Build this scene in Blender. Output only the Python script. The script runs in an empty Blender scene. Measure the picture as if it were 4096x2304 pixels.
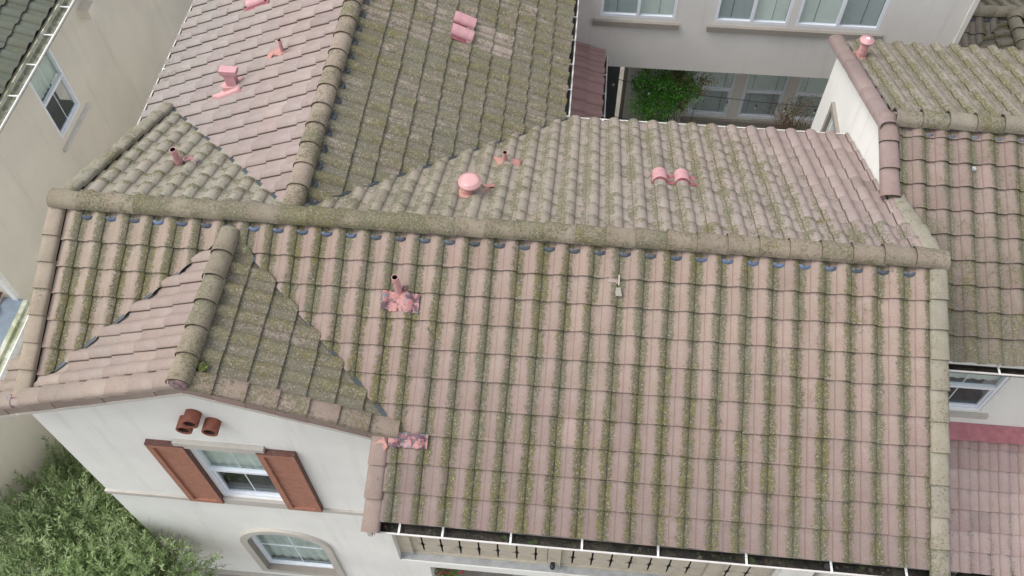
import bpy, math, random
from math import sin, cos, tan, pi, radians, sqrt
from mathutils import Vector, Matrix
random.seed(7)
SC = bpy.context.scene
COL = SC.collection

# ------------------------------------------------------------------ camera
cam_d = bpy.data.cameras.new("camera")
cam_d.sensor_width = 36
cam_d.lens = 31.514
cam_d.clip_end = 500
cam = bpy.data.objects.new("camera", cam_d)
COL.objects.link(cam)
r_ = Vector((0.995646, 0.092807, -0.008713)); u_ = Vector((-0.071635, 0.821597, 0.565549)); f_ = Vector((-0.059645, 0.562463, -0.824668))
m = Matrix(((r_.x, u_.x, -f_.x, 6.17462), (r_.y, u_.y, -f_.y, -6.87122), (r_.z, u_.z, -f_.z, 8.87679), (0, 0, 0, 1)))
cam.matrix_world = m
SC.camera = cam

# ------------------------------------------------------------------ light: bright overcast
SUN_EL, SUN_AZ = radians(60), radians(258)      # azimuth clockwise from +Y: light from the front left
w = bpy.data.worlds.new("World"); SC.world = w; w.use_nodes = True
nt = w.node_tree
bg = nt.nodes["Background"]
sky = nt.nodes.new("ShaderNodeTexSky"); sky.sky_type = 'NISHITA'; sky.sun_disc = False
sky.sun_elevation = SUN_EL; sky.sun_rotation = SUN_AZ
sky.air_density = 1.0; sky.dust_density = 3.0
hs = nt.nodes.new("ShaderNodeHueSaturation"); hs.inputs['Saturation'].default_value = 0.3
nt.links.new(sky.outputs[0], hs.inputs['Color']); nt.links.new(hs.outputs[0], bg.inputs[0])
bg.inputs[1].default_value = 0.15
sd = bpy.data.lights.new("sun", 'SUN'); sd.energy = 0.7; sd.angle = radians(32); sd.color = (1.0, 0.97, 0.93)
so = bpy.data.objects.new("sun", sd); COL.objects.link(so)
dirv = Vector((sin(SUN_AZ) * cos(SUN_EL), cos(SUN_AZ) * cos(SUN_EL), sin(SUN_EL)))
so.rotation_euler = dirv.to_track_quat('Z', 'Y').to_euler()
SC.view_settings.view_transform = 'Standard'; SC.view_settings.look = 'None'
SC.view_settings.exposure = 0.85; SC.view_settings.gamma = 1.0
SC.cycles.max_bounces = 6; SC.cycles.transparent_max_bounces = 12

# ------------------------------------------------------------------ material helpers
class NT:
    def __init__(s, name):
        s.m = bpy.data.materials.new(name); s.m.use_nodes = True
        s.t = s.m.node_tree; s.b = s.t.nodes["Principled BSDF"]
    def n(s, typ, **kw):
        x = s.t.nodes.new(typ)
        for k, v in kw.items():
            if hasattr(x, k): setattr(x, k, v)
            else: x.inputs[k].default_value = v
        return x
    def l(s, a, b): s.t.links.new(a, b)
    def noise(s, vec, scale, detail=4, rough=0.6, dist=0.0):
        x = s.n("ShaderNodeTexNoise"); x.inputs['Scale'].default_value = scale
        x.inputs['Detail'].default_value = detail; x.inputs['Roughness'].default_value = rough
        x.inputs['Distortion'].default_value = dist
        if vec is not None: s.l(vec, x.inputs['Vector'])
        return x.outputs['Fac']
    def math(s, op, a, b=None, c=None, clamp=False):
        x = s.t.nodes.new("ShaderNodeMath"); x.operation = op; x.use_clamp = clamp
        for i, v in enumerate((a, b, c)):
            if v is None: continue
            if isinstance(v, (int, float)): x.inputs[i].default_value = v
            else: s.l(v, x.inputs[i])
        return x.outputs[0]
    def ramp(s, v, lo, hi, smooth=True):
        x = s.t.nodes.new("ShaderNodeMapRange"); x.interpolation_type = 'SMOOTHSTEP' if smooth else 'LINEAR'
        s.l(v, x.inputs[0])
        for i, q in ((1, lo), (2, hi)):
            if isinstance(q, (int, float)): x.inputs[i].default_value = q
            else: s.l(q, x.inputs[i])
        return x.outputs[0]
    def mix(s, f, a, b, mode='MIX'):
        x = s.t.nodes.new("ShaderNodeMix"); x.data_type = 'RGBA'; x.blend_type = mode
        if isinstance(f, (int, float)): x.inputs[0].default_value = f
        else: s.l(f, x.inputs[0])
        for i, v in ((6, a), (7, b)):
            if isinstance(v, tuple): x.inputs[i].default_value = (v + (1,))[:4]
            else: s.l(v, x.inputs[i])
        return x.outputs[2]
    def bump(s, h, strength, dist):
        x = s.t.nodes.new("ShaderNodeBump"); x.inputs['Strength'].default_value = strength; x.inputs['Distance'].default_value = dist
        s.l(h, x.inputs['Height']); s.l(x.outputs[0], s.b.inputs['Normal'])
    def obj(s):
        return s.t.nodes.new("ShaderNodeTexCoord").outputs['Object']
    def col(s, c): s.l(c, s.b.inputs['Base Color']) if not isinstance(c, tuple) else setattr(s.b.inputs['Base Color'], 'default_value', (c + (1,))[:4])

def simple(name, c, rough=0.6, metal=0.0, var=0.12, scale=9.0, bump=0.0, bscale=60.0, dirt=None, dirt_amt=0.5):
    k = NT(name); o = k.obj()
    f = k.noise(o, scale, 5)
    c2 = tuple(max(0, x * (1 - var)) for x in c); c3 = tuple(min(1, x * (1 + var)) for x in c)
    cc = k.mix(k.ramp(f, 0.3, 0.7), c2, c3)
    if dirt:
        d = k.ramp(k.noise(o, scale * 0.35, 6, 0.7), 0.62 - 0.25 * dirt_amt, 0.75 - 0.2 * dirt_amt)
        d = k.math('MULTIPLY', d, dirt_amt)
        cc = k.mix(d, cc, dirt)
    k.col(cc); k.b.inputs['Roughness'].default_value = rough; k.b.inputs['Metallic'].default_value = metal
    if bump: k.bump(k.noise(o, bscale, 3), bump, 0.01)
    return k.m

def tile_material():
    """concrete S tile: colour per tile, lichen in the seams and over the face, grit"""
    k = NT("concrete_tile"); o = k.obj()
    uv = k.n("ShaderNodeUVMap", uv_map="tile").outputs[0]
    sp = k.n("ShaderNodeSeparateXYZ"); k.l(uv, sp.inputs[0]); t, v = sp.outputs[0], sp.outputs[1]
    base = k.n("ShaderNodeAttribute", attribute_name="base").outputs['Color']
    ms = k.n("ShaderNodeAttribute", attribute_name="moss").outputs['Color']
    sc = k.n("ShaderNodeSeparateColor"); k.l(ms, sc.inputs[0]); allover, seam, end = sc.outputs
    # concrete body
    big = k.noise(o, 1.3, 4); mid = k.noise(o, 7, 5); grit = k.noise(o, 95, 2, 0.8); grit2 = k.noise(o, 42, 3, 0.75)
    c = k.mix(k.ramp(mid, 0.3, 0.72), k.mix(1.0, base, (0.93, 0.91, 0.90), 'MULTIPLY'), k.mix(1.0, base, (1.05, 1.055, 1.06), 'MULTIPLY'))
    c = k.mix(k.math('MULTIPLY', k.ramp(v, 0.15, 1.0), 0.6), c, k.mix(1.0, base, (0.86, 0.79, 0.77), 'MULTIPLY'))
    c = k.mix(k.math('MULTIPLY', k.ramp(grit, 0.54, 0.70), 0.6), c, k.mix(1.0, base, (1.55, 1.6, 1.65), 'MULTIPLY'))
    c = k.mix(k.math('MULTIPLY', k.ramp(grit, 0.44, 0.28), 0.3), c, k.mix(1.0, base, (0.55, 0.52, 0.5), 'MULTIPLY'))
    # thin darker line where the pan meets the next barrel, grooves
    g1 = k.math('SUBTRACT', 1.0, k.ramp(k.math('ABSOLUTE', k.math('SUBTRACT', t, 0.435)), 0.006, 0.026))
    c = k.mix(k.math('MULTIPLY', g1, 0.42), c, k.mix(1.0, base, (0.45, 0.38, 0.36), 'MULTIPLY'))
    # distance from the joint (t=0 / t=1), shifted to the barrel side
    dj = k.math('MINIMUM', k.math('MULTIPLY', t, 1.0), k.math('MULTIPLY', k.math('SUBTRACT', 1.0, t), 0.95))
    g0 = k.math('SUBTRACT', 1.0, k.ramp(dj, 0.004, 0.03))
    c = k.mix(k.math('MULTIPLY', g0, 0.55), c, k.mix(1.0, base, (0.3, 0.27, 0.24), 'MULTIPLY'))
    # lichen
    n1 = k.noise(o, 26, 5, 0.72); n2 = k.noise(o, 3.1, 3); n3 = k.noise(o, 68, 3, 0.8)
    prof = k.math('SUBTRACT', 1.0, k.ramp(dj, 0.135, 0.43, False))
    prof = k.math('MULTIPLY', prof, seam)
    # lichen gathers toward the lower end of the tile where 'end' asks for it
    pe = k.math('MULTIPLY', k.ramp(v, 0.35, 0.98), end)
    cov = k.math('MAXIMUM', k.math('MAXIMUM', prof, pe), allover)
    cov = k.math('ADD', cov, k.math('MULTIPLY', k.math('SUBTRACT', n2, 0.5), 0.95))
    nn = k.math('ADD', k.math('MULTIPLY', n1, 0.55), k.math('MULTIPLY', n3, 0.45))
    thr = k.math('SUBTRACT', 0.735, k.math('MULTIPLY', cov, 0.40))
    mask = k.ramp(nn, k.math('SUBTRACT', thr, 0.045), k.math('ADD', thr, 0.045))
    hasm = k.ramp(k.math('MAXIMUM', k.math('MAXIMUM', prof, pe), allover), 0.02, 0.12)
    mask = k.math('MULTIPLY', mask, hasm)
    col_n = k.noise(o, 11, 4, 0.7)
    mc = k.mix(k.ramp(col_n, 0.34, 0.62), (0.092, 0.087, 0.050), (0.140, 0.125, 0.042))
    lowf = k.ramp(k.noise(o, 0.8, 2), 0.4, 0.62)
    mc = k.mix(k.math('MULTIPLY', lowf, 0.45), mc, (0.15, 0.145, 0.11))
    pan = k.math('MULTIPLY', k.math('SUBTRACT', 1.0, k.ramp(t, 0.38, 0.5)), k.ramp(allover, 0.3, 0.55))
    mc = k.mix(k.math('MULTIPLY', pan, 0.6), mc, (0.14, 0.128, 0.1))
    mc = k.mix(k.math('MULTIPLY', k.ramp(k.noise(o, 5.5, 4, 0.7), 0.56, 0.7), 0.6), mc, (0.17, 0.165, 0.125))
    sp2 = k.ramp(k.noise(o, 46, 3, 0.8), 0.545, 0.62)
    mc = k.mix(k.math('MULTIPLY', sp2, 0.7), mc, (0.36, 0.355, 0.30))
    dk = k.ramp(k.noise(o, 48, 2, 0.7), 0.40, 0.33)
    mc = k.mix(k.math('MULTIPLY', dk, 0.6), mc, (0.05, 0.05, 0.032))
    c = k.mix(k.math('MULTIPLY', mask, 0.9), c, mc)
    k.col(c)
    k.b.inputs['Roughness'].default_value = 0.9
    k.b.inputs['Specular IOR Level'].default_value = 0.25
    hgt = k.math('ADD', k.math('MULTIPLY', grit2, 0.5), k.math('ADD', k.math('MULTIPLY', mask, 0.6), k.math('MULTIPLY', n3, 0.4)))
    k.bump(hgt, 0.55, 0.006)
    return k.m

def stucco(name, c, stain=(0.5, 0.48, 0.42), amt=0.25):
    k = NT(name); o = k.obj()
    f = k.noise(o, 0.9, 5, 0.55); g = k.noise(o, 140, 3, 0.7); h = k.noise(o, 34, 3, 0.6)
    mp = k.n("ShaderNodeMapping"); mp.inputs['Scale'].default_value = (3.0, 3.0, 0.25); k.l(o, mp.inputs[0])
    st = k.noise(mp.outputs[0], 1.6, 5, 0.6)
    a = tuple(x * 0.95 for x in c); b = tuple(min(1, x * 1.04) for x in c)
    cc = k.mix(k.ramp(f, 0.3, 0.7), a, b)
    cc = k.mix(k.math('MULTIPLY', k.ramp(st, 0.52, 0.8), amt), cc, stain)
    cc = k.mix(k.math('MULTIPLY', k.ramp(g, 0.52, 0.8), 0.18), cc, tuple(x * 0.72 for x in c))
    k.col(cc); k.b.inputs['Roughness'].default_value = 0.93
    k.b.inputs['Specular IOR Level'].default_value = 0.2
    k.bump(k.math('ADD', g, k.math('MULTIPLY', h, 0.7)), 0.35, 0.006)
    return k.m

def weathered_flash():
    k = NT("peeling_pink_flashing"); o = k.obj()
    n1 = k.noise(o, 5.5, 5, 0.65, 0.5); n2 = k.noise(o, 8, 5, 0.7, 0.8); n3 = k.noise(o, 60, 3)
    c = k.mix(k.ramp(n3, 0.4, 0.6), (0.36, 0.16, 0.15), (0.45, 0.23, 0.21))
    c = k.mix(k.ramp(n1, 0.52, 0.56), c, (0.17, 0.21, 0.24))
    c = k.mix(k.ramp(n2, 0.48, 0.53), c, (0.12, 0.065, 0.08))
    k.col(c); k.b.inputs['Roughness'].default_value = 0.65; k.bump(n1, 0.4, 0.01); return k.m

def glass_mat(name, tint=(0.5, 0.62, 0.6), refl=0.16):
    k = NT(name)
    tr = k.n("ShaderNodeBsdfTransparent"); tr.inputs[0].default_value = tint + (1,)
    gl = k.n("ShaderNodeBsdfGlossy"); gl.inputs['Roughness'].default_value = 0.04; gl.inputs[0].default_value = (0.85, 0.95, 1, 1)
    mx = k.n("ShaderNodeMixShader")
    lw = k.n("ShaderNodeLayerWeight"); lw.inputs[0].default_value = 0.35
    f = k.math('ADD', k.math('MULTIPLY', k.math('POWER', lw.outputs['Facing'], 3.0), 0.5), refl, clamp=True)
    k.l(f, mx.inputs[0]); k.l(tr.outputs[0], mx.inputs[1]); k.l(gl.outputs[0], mx.inputs[2])
    k.l(mx.outputs[0], k.t.nodes["Material Output"].inputs[0]); return k.m

def flagstone():
    k = NT("flagstone"); o = k.obj()
    vo = k.n("ShaderNodeTexVoronoi"); vo.feature = 'DISTANCE_TO_EDGE'; vo.inputs['Scale'].default_value = 3.2; k.l(o, vo.inputs['Vector'])
    vc = k.n("ShaderNodeTexVoronoi"); vc.inputs['Scale'].default_value = 3.2; k.l(o, vc.inputs['Vector'])
    hsv = k.n("ShaderNodeSeparateColor"); k.l(vc.outputs['Color'], hsv.inputs[0])
    c = k.mix(hsv.outputs[0], (0.30, 0.26, 0.22), (0.42, 0.40, 0.36)); c = k.mix(k.math('MULTIPLY', hsv.outputs[1], 0.5), c, (0.2, 0.19, 0.18))
    c = k.mix(k.ramp(vo.outputs['Distance'], 0.02, 0.05), (0.38, 0.36, 0.33), c)
    c = k.mix(k.math('MULTIPLY', k.noise(o, 20, 4), 0.3), c, (0.16, 0.15, 0.14))
    k.col(c); k.b.inputs['Roughness'].default_value = 0.85; k.bump(k.ramp(vo.outputs['Distance'], 0.0, 0.06), 0.6, 0.02); return k.m

def leaf_mat(name, a, b, c3):
    k = NT(name)
    at = k.n("ShaderNodeAttribute", attribute_name="base").outputs['Fac']
    o = k.obj()
    c = k.mix(at, a, b); c = k.mix(k.ramp(k.noise(o, 1.8, 3), 0.5, 0.75), c, c3)
    k.col(c); k.b.inputs['Roughness'].default_value = 0.5
    k.b.inputs['Subsurface Weight'].default_value = 0.0
    tl = k.n("ShaderNodeBsdfTranslucent"); k.l(c, tl.inputs[0]); mx = k.n("ShaderNodeMixShader"); mx.inputs[0].default_value = 0.3
    k.l(k.b.outputs[0], mx.inputs[1]); k.l(tl.outputs[0], mx.inputs[2]); k.l(mx.outputs[0], k.t.nodes["Material Output"].inputs[0])
    return k.m

M = {}
M['tile'] = tile_material()
M['deck'] = simple("roof_underlay", (0.05, 0.045, 0.045), 0.95)
M['valley'] = simple("valley_metal", (0.055, 0.07, 0.08), 0.5, 0.3, 0.3)
M['closure'] = simple("blue_grey_closure", (0.10, 0.14, 0.22), 0.55, 0.0, 0.35, 6, dirt=(0.04, 0.045, 0.06), dirt_amt=0.7)
M['closure_dark'] = simple("dark_closure", (0.06, 0.075, 0.095), 0.55, 0.0, 0.5, 8)
M['white_wall'] = stucco("white_stucco", (0.79, 0.78, 0.73), (0.5, 0.48, 0.42), 0.34)
M['grey_wall'] = stucco("greige_stucco", (0.72, 0.695, 0.655), (0.44, 0.38, 0.35), 0.32)
M['beige_wall'] = stucco("beige_stucco", (0.75, 0.70, 0.61), (0.46, 0.39, 0.32), 0.3)
M['trim'] = stucco("trim_stucco", (0.30, 0.27, 0.235), (0.2, 0.18, 0.16), 0.4)
M['trim_light'] = stucco("light_trim_stucco", (0.50, 0.47, 0.42), (0.3, 0.28, 0.24), 0.5)
M['white'] = simple("white_vinyl", (0.8, 0.83, 0.88), 0.4, 0, 0.04)
M['gutter'] = simple("gutter_metal", (0.62, 0.59, 0.56), 0.45, 0.0, 0.08, 5, dirt=(0.3, 0.28, 0.26), dirt_amt=0.35)
M['gutter_white'] = simple("gutter_bracket_white", (0.8, 0.8, 0.78), 0.45, 0, 0.06)
M['gutter_in'] = simple("gutter_sludge", (0.018, 0.016, 0.012), 0.35, 0, 0.6, 14, bump=0.6, bscale=40, dirt=(0.07, 0.06, 0.04), dirt_amt=0.6)
M['cream'] = simple("cream_dirty_metal", (0.55, 0.56, 0.45), 0.6, 0, 0.15, 8, dirt=(0.28, 0.3, 0.17), dirt_amt=0.8)
M['bluegrey'] = simple("blue_grey_flashing", (0.2, 0.25, 0.3), 0.6, 0, 0.1)
M['pink'] = simple("pink_vent_paint", (0.56, 0.30, 0.30), 0.5, 0, 0.1, 18, bump=0.2, dirt=(0.38, 0.17, 0.17), dirt_amt=0.45)
M['pink_gloss'] = simple("glossy_pink_paint", (0.58, 0.33, 0.32), 0.16, 0, 0.05, 8)
M['pink_light'] = simple("light_pink_sheet_metal", (0.52, 0.28, 0.295), 0.5, 0, 0.08, 10, bump=0.15)
M['pink_dark'] = simple("dark_pink_primer", (0.25, 0.075, 0.085), 0.6, 0, 0.3, 30, dirt=(0.45, 0.2, 0.22), dirt_amt=0.6)
M['pinkred'] = simple("crimson_flashing_paint", (0.34, 0.125, 0.14), 0.35, 0, 0.18, 8, bump=0.3)
M['salmon'] = simple("salmon_sealant", (0.43, 0.22, 0.18), 0.6, 0, 0.12, 20, bump=0.4, dirt=(0.25, 0.1, 0.09), dirt_amt=0.35)
M['flash'] = weathered_flash()
M['black'] = simple("black_hole", (0.012, 0.012, 0.012), 0.9)
M['mortar'] = simple("red_grey_mortar", (0.2, 0.13, 0.13), 0.95, 0, 0.45, 22, bump=0.8, dirt=(0.4, 0.42, 0.4), dirt_amt=0.35)
M['clay'] = simple("terracotta", (0.21, 0.068, 0.04), 0.75, 0, 0.2, 14, bump=0.3)
M['clay_in'] = simple("terracotta_bore_shade", (0.05, 0.02, 0.015), 0.9)
M['shutter'] = simple("rust_shutter_paint", (0.36, 0.165, 0.11), 0.7, 0, 0.12, 12, bump=0.25, dirt=(0.2, 0.09, 0.06), dirt_amt=0.4)
M['shutter_dark'] = simple("dark_shutter_edge", (0.12, 0.05, 0.04), 0.7, 0, 0.3, 25, dirt=(0.3, 0.28, 0.26), dirt_amt=0.3)
M['rail'] = simple("beige_painted_board", (0.47, 0.42, 0.33), 0.7, 0, 0.08, 7, bump=0.3, dirt=(0.22, 0.18, 0.13), dirt_amt=0.4)
M['ledge'] = simple("grey_ledge", (0.36, 0.37, 0.37), 0.8, 0, 0.14, 6, bump=0.2, dirt=(0.22, 0.23, 0.23), dirt_amt=0.5)
M['glass'] = glass_mat("window_glass", (0.9, 0.95, 0.93), 0.14)
M['glass_dark'] = glass_mat("screened_glass", (0.68, 0.73, 0.74), 0.12)
M['blind'] = simple("pale_green_blind", (0.70, 0.73, 0.69), 0.7, 0, 0.04)
M['curtain'] = simple("pale_curtain", (0.62, 0.67, 0.63), 0.8, 0, 0.12, 3)
M['room'] = simple("dark_room", (0.05, 0.06, 0.06), 0.9)
M['stone'] = flagstone()
M['ground'] = simple("side_yard_soil", (0.22, 0.20, 0.17), 0.95, 0, 0.2, 2.5, bump=0.6, bscale=20, dirt=(0.12, 0.11, 0.08), dirt_amt=0.4)
M['paving'] = flagstone()
M['wood'] = simple("shrub_bark", (0.14, 0.10, 0.07), 0.9, 0, 0.3, 20)
M['red_twig'] = simple("red_brown_twig", (0.2, 0.09, 0.06), 0.8, 0, 0.2, 20)
M['willow'] = leaf_mat("grey_green_leaf", (0.13, 0.22, 0.06), (0.50, 0.61, 0.32), (0.27, 0.42, 0.14))
M['vine'] = leaf_mat("bright_green_leaf", (0.05, 0.2, 0.03), (0.25, 0.55, 0.1), (0.13, 0.38, 0.06))
M['autumn'] = leaf_mat("faded_leaf", (0.10, 0.09, 0.03), (0.28, 0.22, 0.10), (0.15, 0.16, 0.05))
M['flower'] = simple("pink_petal", (0.5, 0.06, 0.12), 0.6)
M['cable'] = simple("black_cable", (0.015, 0.015, 0.015), 0.6)
M['bulb'] = simple("clear_bulb_glass", (0.28, 0.3, 0.28), 0.1, 0, 0.02)
M['darkgreen'] = simple("dark_green_plastic", (0.012, 0.035, 0.03), 0.5)
M['litter'] = simple("dead_leaf", (0.07, 0.055, 0.045), 0.8, 0, 0.4, 12)
M['mosslit'] = simple("gutter_moss", (0.04, 0.06, 0.02), 0.95, 0, 0.3, 20)
M['camera_black'] = simple("black_plastic", (0.02, 0.02, 0.022), 0.3)

# ------------------------------------------------------------------ object helpers
def thing(name, label, cat, loc, group=None):
    o = bpy.data.objects.new(name, None); COL.objects.link(o); o.location = loc
    o.empty_display_size = 0.2
    o['label'] = label; o['category'] = cat
    if group: o['group'] = group
    return o
def put(o, parent=None, label=None, cat=None, group=None, kind=None):
    COL.objects.link(o)
    if parent is not None:
        o.parent = parent
        if parent.parent is None: o.matrix_parent_inverse = Matrix.Translation(-parent.location)
    if label: o['label'] = label
    if cat: o['category'] = cat
    if group: o['group'] = group
    if kind: o['kind'] = kind
    return o

class MB:
    """collects faces (world coordinates) -> one mesh object"""
    def __init__(s): s.v = []; s.f = []; s.mi = []; s.sm = []; s.mats = []
    def mat(s, m):
        if m not in s.mats: s.mats.append(m)
        return s.mats.index(m)
    def poly(s, pts, m, smooth=False):
        b = len(s.v); s.v += [tuple(p) for p in pts]; s.f.append(tuple(range(b, b + len(pts)))); s.mi.append(s.mat(m)); s.sm.append(smooth)
    def mesh(s, verts, faces, m, smooth=False):
        b = len(s.v); s.v += [tuple(p) for p in verts]; k = s.mat(m)
        for f in faces: s.f.append(tuple(b + i for i in f)); s.mi.append(k); s.sm.append(smooth)
    def box(s, lo, hi, m, frame=None):
        x0, y0, z0 = lo; x1, y1, z1 = hi
        V = [(x0, y0, z0), (x1, y0, z0), (x1, y1, z0), (x0, y1, z0), (x0, y0, z1), (x1, y0, z1), (x1, y1, z1), (x0, y1, z1)]
        if frame: V = [frame(*p) for p in V]
        s.mesh(V, [(0, 3, 2, 1), (4, 5, 6, 7), (0, 1, 5, 4), (1, 2, 6, 5), (2, 3, 7, 6), (3, 0, 4, 7)], m)
    def beam(s, a, b, wd, ht, m, up=Vector((0, 0, 1))):
        a = Vector(a); b = Vector(b); d = (b - a).normalized(); sd_ = d.cross(up).normalized(); uu = sd_.cross(d)
        V = []
        for p in (a, b):
            for q, h in ((-1, -1), (1, -1), (1, 1), (-1, 1)): V.append(p + sd_ * wd / 2 * q + uu * ht / 2 * h)
        s.mesh(V, [(0, 1, 2, 3), (7, 6, 5, 4), (0, 4, 5, 1), (1, 5, 6, 2), (2, 6, 7, 3), (3, 7, 4, 0)], m)
    def tube(s, pts, rad, m, seg=10, cap=True):
        pts = [Vector(p) for p in pts]; rad = rad if isinstance(rad, (list, tuple)) else [rad] * len(pts)
        rings = []
        ref = Vector((0, 0, 1)) if abs((pts[-1] - pts[0]).normalized().z) < 0.9 else Vector((1, 0, 0))
        for i, p in enumerate(pts):
            d = (pts[min(i + 1, len(pts) - 1)] - pts[max(i - 1, 0)]).normalized()
            a = d.cross(ref).normalized(); b = a.cross(d)
            rings.append([p + (a * cos(2 * pi * k / seg) + b * sin(2 * pi * k / seg)) * rad[i] for k in range(seg)])
        V = [q for r in rings for q in r]; F = []
        for i in range(len(pts) - 1):
            for k in range(seg):
                F.append((i * seg + k, i * seg + (k + 1) % seg, (i + 1) * seg + (k + 1) % seg, (i + 1) * seg + k))
        s.mesh(V, F, m, True)
        if cap: s.poly(rings[0][::-1], m); s.poly(rings[-1], m)
    def lathe(s, c, prof, m, seg=28, axis=Vector((0, 0, 1)), smooth=True):
        """prof: (radius, height) list around axis at c"""
        c = Vector(c); axis = axis.normalized(); a = axis.orthogonal().normalized(); b = axis.cross(a)
        V = []
        for r, h in prof:
            for k in range(seg): V.append(c + axis * h + (a * cos(2 * pi * k / seg) + b * sin(2 * pi * k / seg)) * r)
        F = []
        for i in range(len(prof) - 1):
            for k in range(seg): F.append((i * seg + k, i * seg + (k + 1) % seg, (i + 1) * seg + (k + 1) % seg, (i + 1) * seg + k))
        s.mesh(V, F, m, smooth)
    def build(s, name, parent=None, **kw):
        me = bpy.data.meshes.new(name); me.from_pydata(s.v, [], s.f)
        for q in s.mats: me.materials.append(q)
        me.polygons.foreach_set('material_index', s.mi); me.polygons.foreach_set('use_smooth', s.sm); me.update()
        return put(bpy.data.objects.new(name, me), parent, **kw)

# ------------------------------------------------------------------ tiles
TW, TE = 0.3125, 0.3466
def prof_h(t):
    if t < 0.0: return 0.014
    if t <= 0.42:
        x = t / 0.42
        return 0.010 * (2 * x - 1) ** 2
    x = (t - 0.42) / 0.58
    return 0.008 + 0.057 * (sin(pi * min(x, 1) * 0.95)) ** 0.62 if x > 0.001 else 0.002
TS = [0.0, 0.10, 0.21, 0.32, 0.405, 0.425, 0.455, 0.50, 0.57, 0.65, 0.73, 0.81, 0.88, 0.94, 0.98, 1.0]

class Tiles:
    """tile-skin mesh with per-corner attributes"""
    def __init__(s): s.v = []; s.f = []; s.uv = []; s.base = []; s.moss = []; s.sm = []
    def face(s, pts, uvs, base, moss, smooth, cache=None):
        idx = []
        for p in pts:
            if cache is not None:
                key = (round(p[0], 5), round(p[1], 5), round(p[2], 5))
                if key not in cache: cache[key] = len(s.v); s.v.append(tuple(p))
                idx.append(cache[key])
            else: idx.append(len(s.v)); s.v.append(tuple(p))
        if len(set(idx)) < len(idx): return
        s.f.append(idx); s.sm.append(smooth)
        for q in uvs: s.uv += [q[0], q[1]]
        for q in uvs: s.base += [base[0], base[1], base[2], 1.0]; s.moss += [moss[0], moss[1], moss[2], 1.0]
    def build(s, name, parent=None, **kw):
        me = bpy.data.meshes.new(name); me.from_pydata(s.v, [], s.f); me.materials.append(M['tile'])
        me.polygons.foreach_set('use_smooth', s.sm)
        uvl = me.uv_layers.new(name="tile"); uvl.data.foreach_set('uv', s.uv)
        for nm, dat in (("base", s.base), ("moss", s.moss)):
            a = me.color_attributes.new(name=nm, type='FLOAT_COLOR', domain='CORNER'); a.data.foreach_set('color', dat)
        me.update()
        return put(bpy.data.objects.new(name, me), parent, **kw)

def clip_poly(pts, planes):
    """pts: list of tuples (u, v, extra...) ; planes (a,b,c): keep a*u+b*v<=c"""
    for a, b, c in planes:
        out = []; n = len(pts)
        if n == 0: return pts
        for i in range(n):
            p = pts[i]; q = pts[(i + 1) % n]; dp = a * p[0] + b * p[1] - c; dq = a * q[0] + b * q[1] - c
            if dp <= 0: out.append(p)
            if (dp < 0 < dq) or (dq < 0 < dp):
                k = dp / (dp - dq); out.append(tuple(p[j] + (q[j] - p[j]) * k for j in range(len(p))))
        pts = out
    return pts

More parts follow.
